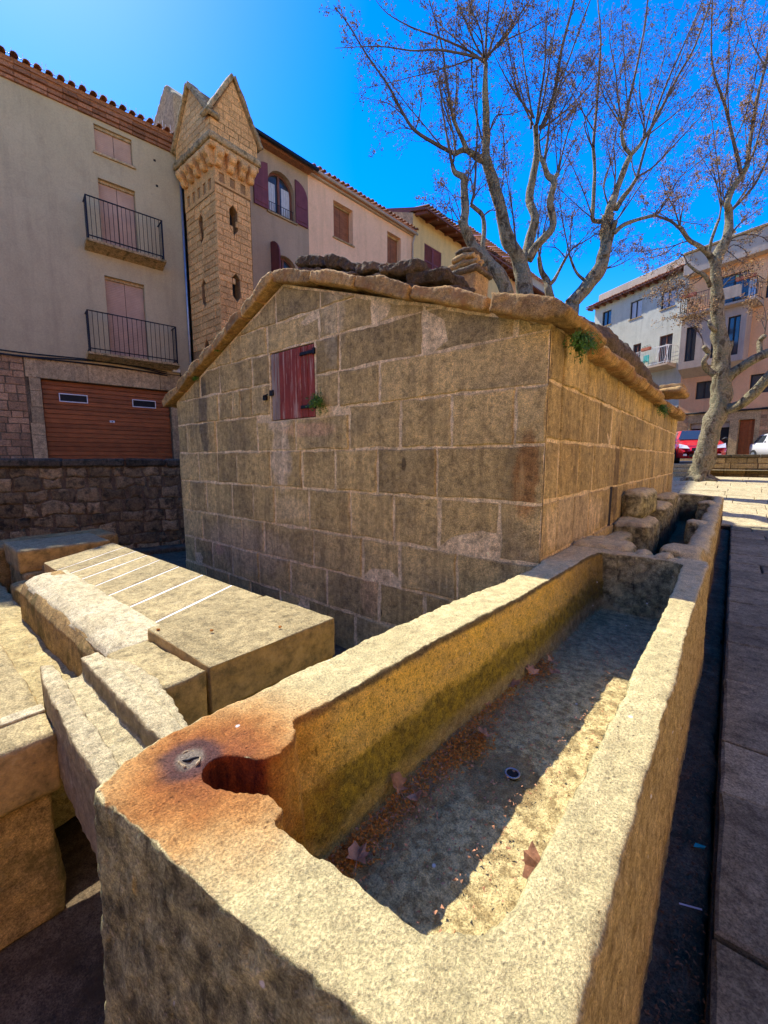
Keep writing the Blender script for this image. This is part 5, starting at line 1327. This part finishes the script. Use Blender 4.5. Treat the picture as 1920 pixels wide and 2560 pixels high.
tree('tallest plane tree, forked trunk rising just behind the right roof slope of the fountain house', baseA, A_, SA, cA, 3, 1, .33)
# tree L: the pale leaning double stem left of it
cL = 12.6; jl = at(*za_(1110, 1750), cL); baseL = (jl.x - .1, jl.y + .1, plaza_z(jl.y))
L_ = [('trunk', spline(root_limb(jl, .2, baseL), 4)),
      ('limb', limb(za_, [(1115, 1750), (1070, 1640), (1000, 1560), (935, 1490), (890, 1420), (850, 1340), (860, 1240), (855, 1100), (848, 1050), (800, 1020), (782, 970)], cL, .4, .1)),
      ('limb', limb(za_, [(1060, 1640), (1025, 1560), (970, 1480), (972, 1370), (965, 1280), (920, 1235), (892, 1212)], cL + .25, .16, .1)),
      ('stub', limb(za_, [(852, 1090), (870, 1075), (880, 1060)], cL, .1, .08)), ('stub', limb(za_, [(862, 1380), (835, 1340), (822, 1310)], cL, .12, .08))]
SL = [(limb(za_, q, cL, w0, w1, dc), (0, 0)) for q, w0, w1, dc in [
    ([(782, 970), (760, 850), (730, 680), (715, 560), (690, 420)], .07, .015, -.4), ([(790, 960), (800, 850), (760, 650), (740, 480)], .05, .015, .3), ([(895, 1210), (915, 1120), (925, 950), (930, 800), (930, 600), (925, 380)], .07, .02, .3),
    ([(900, 1205), (930, 1140), (1000, 1070), (1080, 960)], .035, .01, .3), ([(870, 1060), (930, 940), (960, 820)], .03, .01, .2), ([(965, 1285), (1000, 1250), (1040, 1245)], .04, .02, 0), ([(1040, 1245), (1080, 1100), (1090, 900), (1080, 700)], .03, .01, .5),
    ([(835, 1330), (780, 1240), (700, 1170)], .03, .006, 0), ([(825, 1320), (740, 1280), (660, 1200)], .03, .006, -.3), ([(840, 1330), (800, 1180), (720, 1080)], .03, .006, .3), ([(1165, 1480), (1140, 1250), (1100, 1000), (1090, 800)], .05, .01, .6)]]
tree('pale double-stemmed plane tree leaning left behind the roof chimney', baseL, L_, SL, cL, 4, 1, .3)
# tree D: small dark stem between the two big ones
cD = 14.6; jd = at(*za_(1375, 1800), cD); baseD = (jd.x, jd.y, plaza_z(jd.y))
D_ = [('trunk', spline(root_limb(jd, .15, baseD), 4)), ('limb', limb(za_, [(1375, 1800), (1355, 1730), (1345, 1670), (1310, 1600), (1298, 1520)], cD, .28, .12)),
      ('limb', limb(za_, [(1352, 1690), (1385, 1660), (1420, 1600), (1455, 1530)], cD, .13, .07))]
SD = [(limb(za_, q, cD, w0, w1, dc), (0, 0)) for q, w0, w1, dc in [([(1455, 1530), (1500, 1470), (1600, 1410), (1700, 1330)], .06, .01, 0), ([(1455, 1530), (1400, 1470), (1320, 1460)], .04, .01, 0), ([(1298, 1520), (1290, 1380), (1310, 1200), (1330, 1000)], .05, .01, .5), ([(1300, 1530), (1340, 1300), (1420, 1100), (1500, 900)], .05, .01, .2), ([(1420, 1600), (1480, 1480), (1490, 1300), (1560, 1100)], .05, .01, .5)]]
tree('small dark-stemmed plane tree standing between the two big trees behind the roof', baseD, D_, SD, cD, 5, 1, .35)
# tree B: big pale limb sweeping up to the right
cB = 14.2; jb = at(*zb_(350, 2030), cB); baseB = (jb.x - .4, jb.y, plaza_z(jb.y))
B_ = [('trunk', spline(root_limb(jb, .22, baseB), 4)),
      ('limb', limb(zb_, [(340, 2040), (400, 1970), (470, 1890), (530, 1800), (565, 1680), (578, 1540), (590, 1430)], cB, .46, .34)),
      ('limb', limb(zb_, [(590, 1440), (610, 1370), (640, 1290), (680, 1180), (715, 1090), (742, 1035)], cB, .26, .14)),
      ('limb', limb(zb_, [(565, 1720), (600, 1620), (620, 1540), (640, 1480)], cB - .2, .2, .15)),
      ('limb', limb(zb_, [(640, 1400), (690, 1320), (740, 1260), (785, 1185)], cB + .3, .17, .12)),
      ('limb', limb(zb_, [(570, 1480), (520, 1482), (485, 1460), (492, 1320), (500, 1150), (490, 980)], cB + .2, .15, .1, .3)),
      ('limb', limb(zb_, [(630, 1560), (700, 1500), (820, 1460), (900, 1440)], cB - .2, .14, .08, -.4)),
      ('limb', limb(zb_, [(450, 1890), (400, 1850), (365, 1800), (335, 1720)], cB, .11, .06)),
      ('limb', limb(zb_, [(742, 1035), (700, 980), (680, 900), (690, 850)], cB, .11, .09)), ('limb', limb(zb_, [(742, 1035), (800, 975), (825, 930)], cB, .12, .09))]
SB = [(limb(zb_, q, cB, w0, w1, dc), (0, 0)) for q, w0, w1, dc in [
    ([(825, 930), (880, 850), (940, 740), (1000, 620), (1080, 470), (1170, 310), (1270, 20), (1300, -100)], .1, .03, .2), ([(690, 850), (720, 720), (770, 500), (830, 200), (860, -60)], .09, .03, -.2), ([(825, 930), (830, 800), (800, 600), (820, 350), (850, 100)], .05, .01, .6),
    ([(785, 1185), (830, 1020), (900, 780), (980, 560), (1060, 380), (1200, 60), (1250, -100)], .08, .025, .8), ([(785, 1185), (900, 1110), (1050, 950), (1200, 790), (1330, 600)], .06, .01, -.5), ([(780, 1190), (750, 1090), (760, 900), (780, 700)], .04, .01, .4),
    ([(490, 980), (510, 750), (530, 480), (540, 250), (520, 0)], .09, .03, .4), ([(485, 1460), (450, 1350), (390, 1200), (320, 1060), (200, 940)], .04, .01, -.5), ([(490, 1000), (430, 830), (500, 700), (600, 520), (700, 300)], .04, .01, .5),
    ([(900, 1440), (1000, 1480), (1060, 1530), (1160, 1620)], .06, .02, -.2), ([(920, 1430), (990, 1330), (1060, 1200), (1180, 1100), (1350, 950)], .05, .01, 0), ([(880, 1440), (1000, 1380), (1130, 1260)], .04, .01, -.5), ([(335, 1720), (310, 1600), (280, 1450), (260, 1250)], .05, .01, .3),
    ([(340, 1740), (390, 1640), (460, 1560), (560, 1500)], .03, .01, -.3), ([(600, 1400), (560, 1250), (590, 1130), (680, 960), (720, 760)], .05, .012, .5), ([(620, 1360), (640, 1150), (630, 950), (680, 750)], .05, .012, -.6), ([(640, 1480), (700, 1400), (800, 1250), (940, 1050), (1050, 900)], .05, .01, .9),
    ([(690, 860), (640, 780), (560, 640), (500, 430), (440, 200)], .045, .01, .3), ([(700, 860), (660, 700), (640, 480), (600, 260), (620, 30)], .05, .01, -.8), ([(825, 930), (900, 870), (1040, 760), (1200, 600), (1340, 420)], .05, .01, -1), ([(830, 920), (880, 700), (960, 400), (980, 100)], .05, .01, .9),
    ([(560, 1800), (640, 1780), (720, 1740), (860, 1640)], .04, .01, -.4), ([(520, 1830), (600, 1690), (700, 1600), (840, 1560)], .03, .01, .3)]]
tree('plane tree whose thick pale limb sweeps up to the right above the fountain house eave', baseB, B_, SB, cB, 6, 1, .36)
# tree C: the leaning tree standing free on the square
cC = 14.5; jc = at(*zc_(1025, 2085), cC)
baseC = (jc.x, jc.y, plaza_z(jc.y) - .05)
tp_ = [(1010, 2120, .95), (1015, 2070, .74), (1035, 1990, .66), (1060, 1900, .62), (1110, 1700, .58), (1160, 1560, .6), (1185, 1430, .56), (1190, 1300, .54), (1195, 1150, .48), (1180, 1020, .44), (1165, 880, .37), (1160, 700, .34), (1150, 560, .33), (1150, 430, .36)]
trunkC = spline([(at(*zc_(x, y_), cC), w_ / 2) for x, y_, w_ in tp_], 4)
C_ = [('trunk', trunkC),
      ('limb', limb(zc_, [(1150, 440), (1190, 370), (1230, 280), (1245, 160), (1240, 40)], cC, .34, .2)),
      ('limb', limb(zb_, [(1395, 1400), (1390, 1350), (1430, 1250), (1490, 1165), (1520, 1110)], cC, .2, .15)),
      ('limb', limb(zc_, [(1130, 450), (1100, 400), (1040, 350), (960, 300), (900, 220), (885, 200)], cC, .18, .1, -.4)),
      ('limb', limb(zc_, [(1215, 1350), (1260, 1290), (1310, 1250), (1400, 1190), (1530, 1130), (1660, 1080), (1800, 980)], cC, .34, .22, -1.2)),
      ('limb', limb(zc_, [(1200, 1560), (1260, 1540), (1340, 1500), (1450, 1400), (1560, 1280), (1700, 1120)], cC, .36, .24, -1.6)),
      ('stub', limb(zc_, [(1480, 1150), (1472, 1070), (1480, 1030), (1505, 1005)], cC - .6, .17, .14)),
      ('stub', limb(zc_, [(1140, 1290), (1080, 1240), (1060, 1190), (1095, 1130), (1060, 1085)], cC - .2, .2, .13)),
      ('stub', limb(zc_, [(1230, 1130), (1250, 1080), (1262, 1040)], cC - .1, .2, .15)), ('stub', limb(zc_, [(1140, 960), (1110, 930), (1100, 890)], cC - .1, .16, .1)),
      ('limb', limb(zc_, [(1110, 640), (1070, 560), (1000, 520), (940, 470)], cC - .2, .14, .07)),
      ('limb', limb(zc_, [(1100, 400), (1115, 300), (1150, 200), (1175, 140)], cC + .3, .1, .08))]
for a_ in range(7):                                  # root flare
    t = a_ * .9 + .2; b_ = V(baseC) + V((0, 0, .32)); e_ = V(baseC) + V((math.cos(t) * .62, math.sin(t) * .62, .0))
    C_.append(('root', [(b_, .16), (b_.lerp(e_, .5) + V((0, 0, -.06)), .12), (e_, .05)]))
SC = [(limb(cv, q, cC, w0, w1, dc), (0, 0)) for cv, q, w0, w1, dc in [
    (zb_, [(1520, 1110), (1540, 950), (1590, 650), (1640, 450), (1680, 200)], .12, .05, 0), (zb_, [(1480, 1160), (1430, 950), (1370, 700), (1300, 500), (1280, 300), (1290, -40)], .1, .03, .3), (zb_, [(1400, 1420), (1560, 1250), (1660, 1050), (1760, 800)], .09, .03, -.3),
    (zb_, [(1525, 1100), (1570, 1000), (1640, 740), (1700, 500)], .07, .03, .4), (zb_, [(1330, 1480), (1345, 1350), (1320, 1100), (1290, 850), (1240, 560)], .05, .01, .4), (zb_, [(1370, 1400), (1300, 1200), (1180, 1000)], .03, .01, .5),
    (zc_, [(885, 200), (900, 80), (930, -40), (1000, -200)], .05, .01, .3), (zc_, [(890, 210), (820, 150), (740, 120), (600, 60)], .05, .01, -.3), (zc_, [(885, 200), (840, 60), (780, -60), (740, -220)], .05, .01, 0), (zc_, [(960, 300), (860, 330), (760, 400), (640, 430)], .04, .01, -.3),
    (zc_, [(940, 470), (880, 500), (800, 560), (740, 640)], .04, .01, 0), (zc_, [(940, 470), (900, 400), (820, 420), (700, 520)], .04, .01, .3), (zc_, [(1000, 520), (930, 580), (880, 640), (860, 720)], .03, .008, -.3), (zc_, [(1060, 560), (980, 620), (820, 660), (700, 720)], .03, .008, .3),
    (zc_, [(1175, 140), (1200, 20), (1260, -120), (1320, -300)], .05, .01, .3), (zc_, [(1245, 100), (1320, 0), (1400, -130), (1480, -300)], .06, .02, .5), (zc_, [(1240, 300), (1330, 260), (1450, 260), (1540, 300)], .04, .01, -.5), (zc_, [(1230, 300), (1300, 200), (1400, 120), (1540, 20)], .05, .01, -.3),
    (zc_, [(1190, 420), (1280, 330), (1380, 400), (1300, 520)], .03, .008, -.6), (zc_, [(1200, 640), (1280, 560), (1360, 560), (1440, 600)], .03, .008, -.6), (zc_, [(1100, 900), (1040, 870), (960, 840), (870, 830)], .03, .008, -.2), (zc_, [(1060, 1085), (1040, 1000), (980, 940), (900, 900)], .03, .008, 0),
    (zc_, [(1505, 1005), (1520, 900), (1500, 780), (1440, 720)], .03, .008, 0), (zb_, [(1640, 450), (1560, 300), (1500, 100)], .04, .01, .2), (zb_, [(1430, 950), (1500, 800), (1560, 600), (1600, 350)], .04, .01, .4), (zb_, [(1370, 700), (1400, 480), (1460, 250), (1500, 0)], .04, .01, -.4)]]
tree('plane tree with leaning pale trunk standing free in front of the red car', baseC, C_, SC, cC, 8, 1, .3, 'bare plane trees round the fountain', .35, .6)

# ================================================================== CARS
def car(label, org, head, paint, group='parked cars on the street above the square'):
    t = V((math.cos(head), math.sin(head), 0)); n_ = V((-t.y, t.x, 0)) * -1   # t: car's left-right axis, n_: towards its nose
    P_ = lambda x, y, z: V(org) + t * x - n_ * y + V((0, 0, z))
    root = empty('parked_car', org, label, 'car', group)
    secs = [(0, .55, .30, .62, .42, .56, .5), (.06, .72, .22, .78, .45, .70, .66), (.3, .80, .2, .83, .55, .76, .76), (.8, .82, .2, .84, .6, .78, .88), (1.02, .82, .2, .84, .62, .74, .97),
            (1.7, .82, .2, .84, .7, .6, 1.4), (2.3, .82, .2, .84, .72, .6, 1.45), (3.1, .82, .2, .84, .75, .58, 1.4), (3.6, .8, .22, .82, .75, .62, 1.05), (3.75, .74, .3, .76, .6, .6, .7)]
    k = MB(); rings = []
    for y_, wb__, zb__, wm, zm, wt_, zt in secs:
        zs_ = min(zt, .93)
        rings.append([P_(-wb__, y_, zb__), P_(-wm, y_, zm), P_(-wm * .98, y_, zs_ - .04), P_(-wt_, y_, zt - .03), P_(-wt_ * .6, y_, zt), P_(wt_ * .6, y_, zt), P_(wt_, y_, zt - .03), P_(wm * .98, y_, zs_ - .04), P_(wm, y_, zm), P_(wb__, y_, zb__)])
    m_ = 10; vs = [q for r_ in rings for q in r_]; fs = []
    for i in range(len(rings) - 1):
        for j in range(m_): fs.append((i * m_ + j, i * m_ + (j + 1) % m_, (i + 1) * m_ + (j + 1) % m_, (i + 1) * m_ + j))
    fs += [tuple(range(m_)), tuple(range((len(rings) - 1) * m_, len(rings) * m_))]
    k.add(vs, fs); body = k.build('body', paint, root, True)
    def q4(name, pts, mat, off=.012):
        k = MB(); a, b, c_, d = [P_(*p) for p in pts]; nn = (b - a).cross(d - a).normalized()
        k.add([a, b, c_, d] + [x + nn * .01 for x in (a, b, c_, d)], [(0, 1, 2, 3), (4, 5, 6, 7), (0, 1, 5, 4), (1, 2, 6, 5), (2, 3, 7, 6), (3, 0, 4, 7)]); return k.build(name, mat, root)
    q4('windscreen', [(-.7, 1.03, 1.0), (.7, 1.03, 1.0), (.52, 1.66, 1.4), (-.52, 1.66, 1.4)], M['glass'])
    for s_ in (-1, 1):
        q4('side_window', [(s_ * .80, 1.3, .93), (s_ * .80, 2.3, .95), (s_ * .62, 2.3, 1.36), (s_ * .64, 1.72, 1.34)], M['glass'])
        q4('side_window', [(s_ * .80, 2.36, .95), (s_ * .79, 3.25, .97), (s_ * .62, 3.1, 1.32), (s_ * .62, 2.36, 1.36)], M['glass'])
        q4('headlight', [(s_ * .42, -.005, .6), (s_ * .76, .05, .62), (s_ * .77, .22, .8), (s_ * .5, .1, .72)], M['chrome'])
        q4('fog_lamp', [(s_ * .5, -.03, .3), (s_ * .62, -.015, .3), (s_ * .62, -.015, .38), (s_ * .5, -.03, .38)], M['chrome'])
        k = MB(); tube(k, [P_(s_ * .84, 1.25, .98), P_(s_ * .95, 1.22, 1.02), P_(s_ * 1.02, 1.22, 1.02)], [.03, .07, .05], 8); k.build('mirror', M['black'], root, True)
        for y_ in (.68, 3.05):
            k = MB(); tube(k, [P_(s_ * .66, y_, .3), P_(s_ * .855, y_, .3)], .3, 20); tyre = k.build('wheel', M['black'], root)
            k = MB(); tube(k, [P_(s_ * .84, y_, .3), P_(s_ * .87, y_, .3)], .18, 14); k.build('rim', M['zinc'], tyre)
    q4('grille', [(-.36, -.015, .5), (.36, -.015, .5), (.34, .03, .62), (-.34, .03, .62)], M['black'])
    q4('lower_intake', [(-.42, -.03, .25), (.42, -.03, .25), (.42, -.03, .38), (-.42, -.03, .38)], M['black'])
    q4('number_plate', [(-.26, -.035, .4), (.26, -.035, .4), (.26, -.02, .49), (-.26, -.02, .49)], M['white'])
    q4('bonnet_seam', [(-.7, .12, .7), (.7, .12, .7), (.7, .14, .71), (-.7, .14, .71)], M['black'])
    return root
pc_ = at(1752, 1160, 16.9); car('small bright red hatchback parked nose-on behind the leaning plane tree', (pc_.x, pc_.y + .1, 1.13), rad(12), M['red'])
pc_ = at(1632, 1160, 18.2); car('red car mostly hidden behind the far corner of the fountain house', (pc_.x, pc_.y, 1.13), rad(8), M['red'])
pc_ = at(2032, 1152, 19.5); car('white car cut off by the right picture edge beside the wooden door', (pc_.x, pc_.y, 1.2), rad(25), M['whitecar'])

# ================================================================== PLANTS, LEAVES, LITTER
def tuft(org, nrm, rad_, n_, label, seed, hang=.2):
    rnd = random.Random(seed); o = empty('wall_plant', org, label, 'plant')
    st_ = MB(); lf = MB(); nrm = V(nrm).normalized()
    for i in range(n_):
        d = (nrm * rnd.uniform(.3, 1) + V((rnd.gauss(0, .6), rnd.gauss(0, .6), rnd.gauss(-hang, .5)))).normalized(); L = rad_ * rnd.uniform(.5, 1.1)
        p1 = V(org) + d * L * .6 + V((0, 0, .02)); p2 = V(org) + d * L - V((0, 0, L * .25)); tube(st_, [V(org), p1, p2], .0016, 3, False)
        for j in range(7):
            t = rnd.uniform(.3, 1); q = V(org).lerp(p2, t) + V((rnd.gauss(0, .008), rnd.gauss(0, .008), rnd.gauss(0, .008))); u = V((rnd.gauss(0, 1), rnd.gauss(0, 1), rnd.gauss(0, .6))).normalized() * rnd.uniform(.01, .02); v_ = u.orthogonal().normalized() * u.length * .5
            lf.add([q, q + u * .6 + v_, q + u * 1.4, q + u * .6 - v_], [(0, 1, 2, 3)])
    tag(st_.build('stems', M['leafgreen'], o), kind='stuff'); tag(lf.build('leaves', M['leafgreen'], o), kind='stuff')
tuft((-3.14, 2.80, 1.87), (0, -1, 0), .14, 60, 'green fern tuft growing from the joint right of the red hatch', 1)
tuft((-.86, 3.04, 2.1), (1, -.3, 0), .15, 70, 'bright green ivy clump under the eave at the near right corner', 2, .8)
tuft((-4.95, 2.79, 2.62), (0, -1, 0), .05, 14, 'tiny green sprout under the left sloping coping, halfway up', 3)
tuft((-5.55, 2.79, 2.35), (0, -1, 0), .05, 14, 'tiny green sprout under the left sloping coping, near the lower end', 4)
tuft((-.86, 7.2, 2.05), (1, 0, 0), .14, 40, 'dark green weed hanging from the far part of the right eave', 5, .8)
def leaf(p, sz, rz_, tilt, seed, label):
    rnd = random.Random(seed); k = MB(); n_ = 5; pts = []
    for i in range(n_ * 2 + 1):
        a = -2.2 + 4.4 * i / (n_ * 2); r_ = (1.0 if i % 2 == 0 else rnd.uniform(.5, .85)) * (1 - .12 * abs(a)) * rnd.uniform(.85, 1.1); pts.append((r_ * math.sin(a), r_ * math.cos(a)))
    vs = [V((0, -.25, 0))] + [V((x, y_, .45 * (x * x + .3 * y_ * y_) + rnd.uniform(-.15, .18))) for x, y_ in pts]
    rot = mathutils.Euler((tilt, rnd.uniform(-.4, .4), rz_)).to_matrix(); P_ = V(p)
    vs = [P_ + rot @ (v * sz) for v in vs]
    k.add(vs, [(0, i, i + 1) for i in range(1, len(vs) - 1)])
    st = MB(); tube(st, [vs[0], vs[0] + rot @ (V((0.1, -.9, .15)) * sz)], .0015, 4)
    o = k.build('fallen_leaf', M['deadleaf']); tag(o, label, 'leaf', 'dry plane leaves in the trough')
    s_ = st.build('stalk', M['deadleaf'], o); return o
zf = .19
leaf((-.30, 1.0, zf + .03), .07, 2.2, .3, 1, 'large curled pale-brown leaf lying alone on the sunlit strip of trough floor')
leaf((-.70, .73, zf + .02), 0.042, .5, .2, 2, 'brown leaf nearest the corner notch at the shaded foot of the yellow wall')
leaf((-.64, .62, zf + .03), 0.047, 3.6, .5, 3, 'dry brown leaf propped against the near wall inside the trough')
leaf((-.755, .98, zf + .035), 0.047, 1.5, .9, 4, 'upright dark brown leaf leaning on the yellow trough wall above the litter heap')
leaf((-.70, 1.0, zf + .02), 0.037, 4.0, .2, 5, 'small pale brown leaf beside the upright dark leaf')
leaf((-.66, 1.42, zf + .02), 0.047, 2.8, .4, 6, 'brown leaf left of the drain hole on the trough floor')
leaf((-.76, 1.62, zf + .02), 0.033, 1.1, .7, 7, 'thin brown leaf against the wall beyond the drain hole')
leaf((-.73, 1.84, zf + .02), 0.047, 5.1, .3, 8, 'brown leaf at the near end of the second litter heap')
leaf((-.70, 2.02, zf + .02), 0.052, .9, .4, 9, 'star-shaped brown leaf in the middle of the second litter heap')
leaf((-.66, 2.2, zf + .02), 0.047, 3.1, .25, 10, 'brown leaf at the far end of the second litter heap')
leaf((-.60, 2.1, zf + .015), 0.047, 2.0, .1, 11, 'flat reddish brown leaf to the right of the second litter heap')
def litter(name, spots, label, cat, mat, n_, seed, zf=zf, sz=(.004, .011)):
    rnd = random.Random(seed); k = MB()
    for i in range(n_):
        cx_, cy_, sx, sy = rnd.choice(spots); p = V((rnd.gauss(cx_, sx), rnd.gauss(cy_, sy), zf + abs(rnd.gauss(0, .006)))); r_ = rnd.uniform(*sz)
        if name != 'channel_litter': p.x = max(p.x, -.775 + .03 * rnd.random())
        vs = [p + V((rnd.uniform(-1, 1), rnd.uniform(-1, 1), rnd.uniform(-.4, .7))) * r_ for _ in range(4)]
        k.add(vs, [(0, 1, 2), (0, 1, 3), (1, 2, 3), (0, 2, 3)])
    o = k.build(name, mat); tag(o, label, cat, None, 'stuff')
litter('seed_litter', [(-.74, .8, .03, .09), (-.72, 1.28, .03, .08), (-.68, 1.36, .03, .05), (-.7, 2.1, .035, .09), (-.74, 1.0, .03, .2), (-.73, 1.5, .03, .3), (-.74, .7, .02, .05), (-.75, 1.9, .02, .3)], 'orange seed fluff and crumbs heaped along the foot of the trough wall', 'litter', M['litter'], 5200, 21, zf - .004, (.0035, .0085))
litter('leaf_crumbs', [(-.7, 1.5, .06, .5), (-.74, 2.2, .05, .4), (-.5, 1.4, .12, .6), (-.72, 1.0, .04, .3), (-.45, 2.6, .12, .3)], 'brown leaf crumbs scattered over the trough floor', 'litter', M['deadleaf'], 4500, 22, zf - .006, (.002, .008))
litter('channel_litter', [(-.02, 1.5, .04, 1.2), (-.02, 3., .04, 2.), (0, .9, .04, .4)], 'brown leaf litter lying in the dark channel beside the walkway', 'litter', M['litter_dark'], 3200, 23, -.094, (.002, .008))
for x, y_, l in ((-1.5, 1.0, 'on the raised end block, nearest its rear edge'), (-1.98, 1.0, 'on the left front of the raised end block'), (-2.2, .83, 'at the front left corner of the raised end block')):
    k = MB(); b_ = V((x if x != -1.5 else -1.75, y_ if x != -1.5 else 1.25, .416)); tube(k, [b_, b_ + V((.012, .006, .003))], [.007, .005], 6); o = k.build('seed_husk', M['litter']); tag(o, 'small orange seed husk ' + l, 'seed husk')
k = MB(); b_ = onp = V((.0, 1.72, -.085)); k.add([b_, b_ + V((.03, .012, .006)), b_ + V((.035, .03, 0)), b_ + V((.004, .02, .004))], [(0, 1, 2, 3)]); prism(k, W0, [(b_.x, b_.y), (b_.x + .03, b_.y + .012), (b_.x + .034, b_.y + .03), (b_.x + .004, b_.y + .02)], b_.z, b_.z + .001)
o = k.build('green_scrap', M['teal']); tag(o, 'small green plastic scrap lying in the dark channel', 'litter')
k = MB(); tube(k, [V((-.02, 1.45, -.08)), V((.035, 1.47, -.078))], .0025, 5); o = k.build('white_straw', M['white']); tag(o, 'thin white straw lying across the dark channel', 'litter')
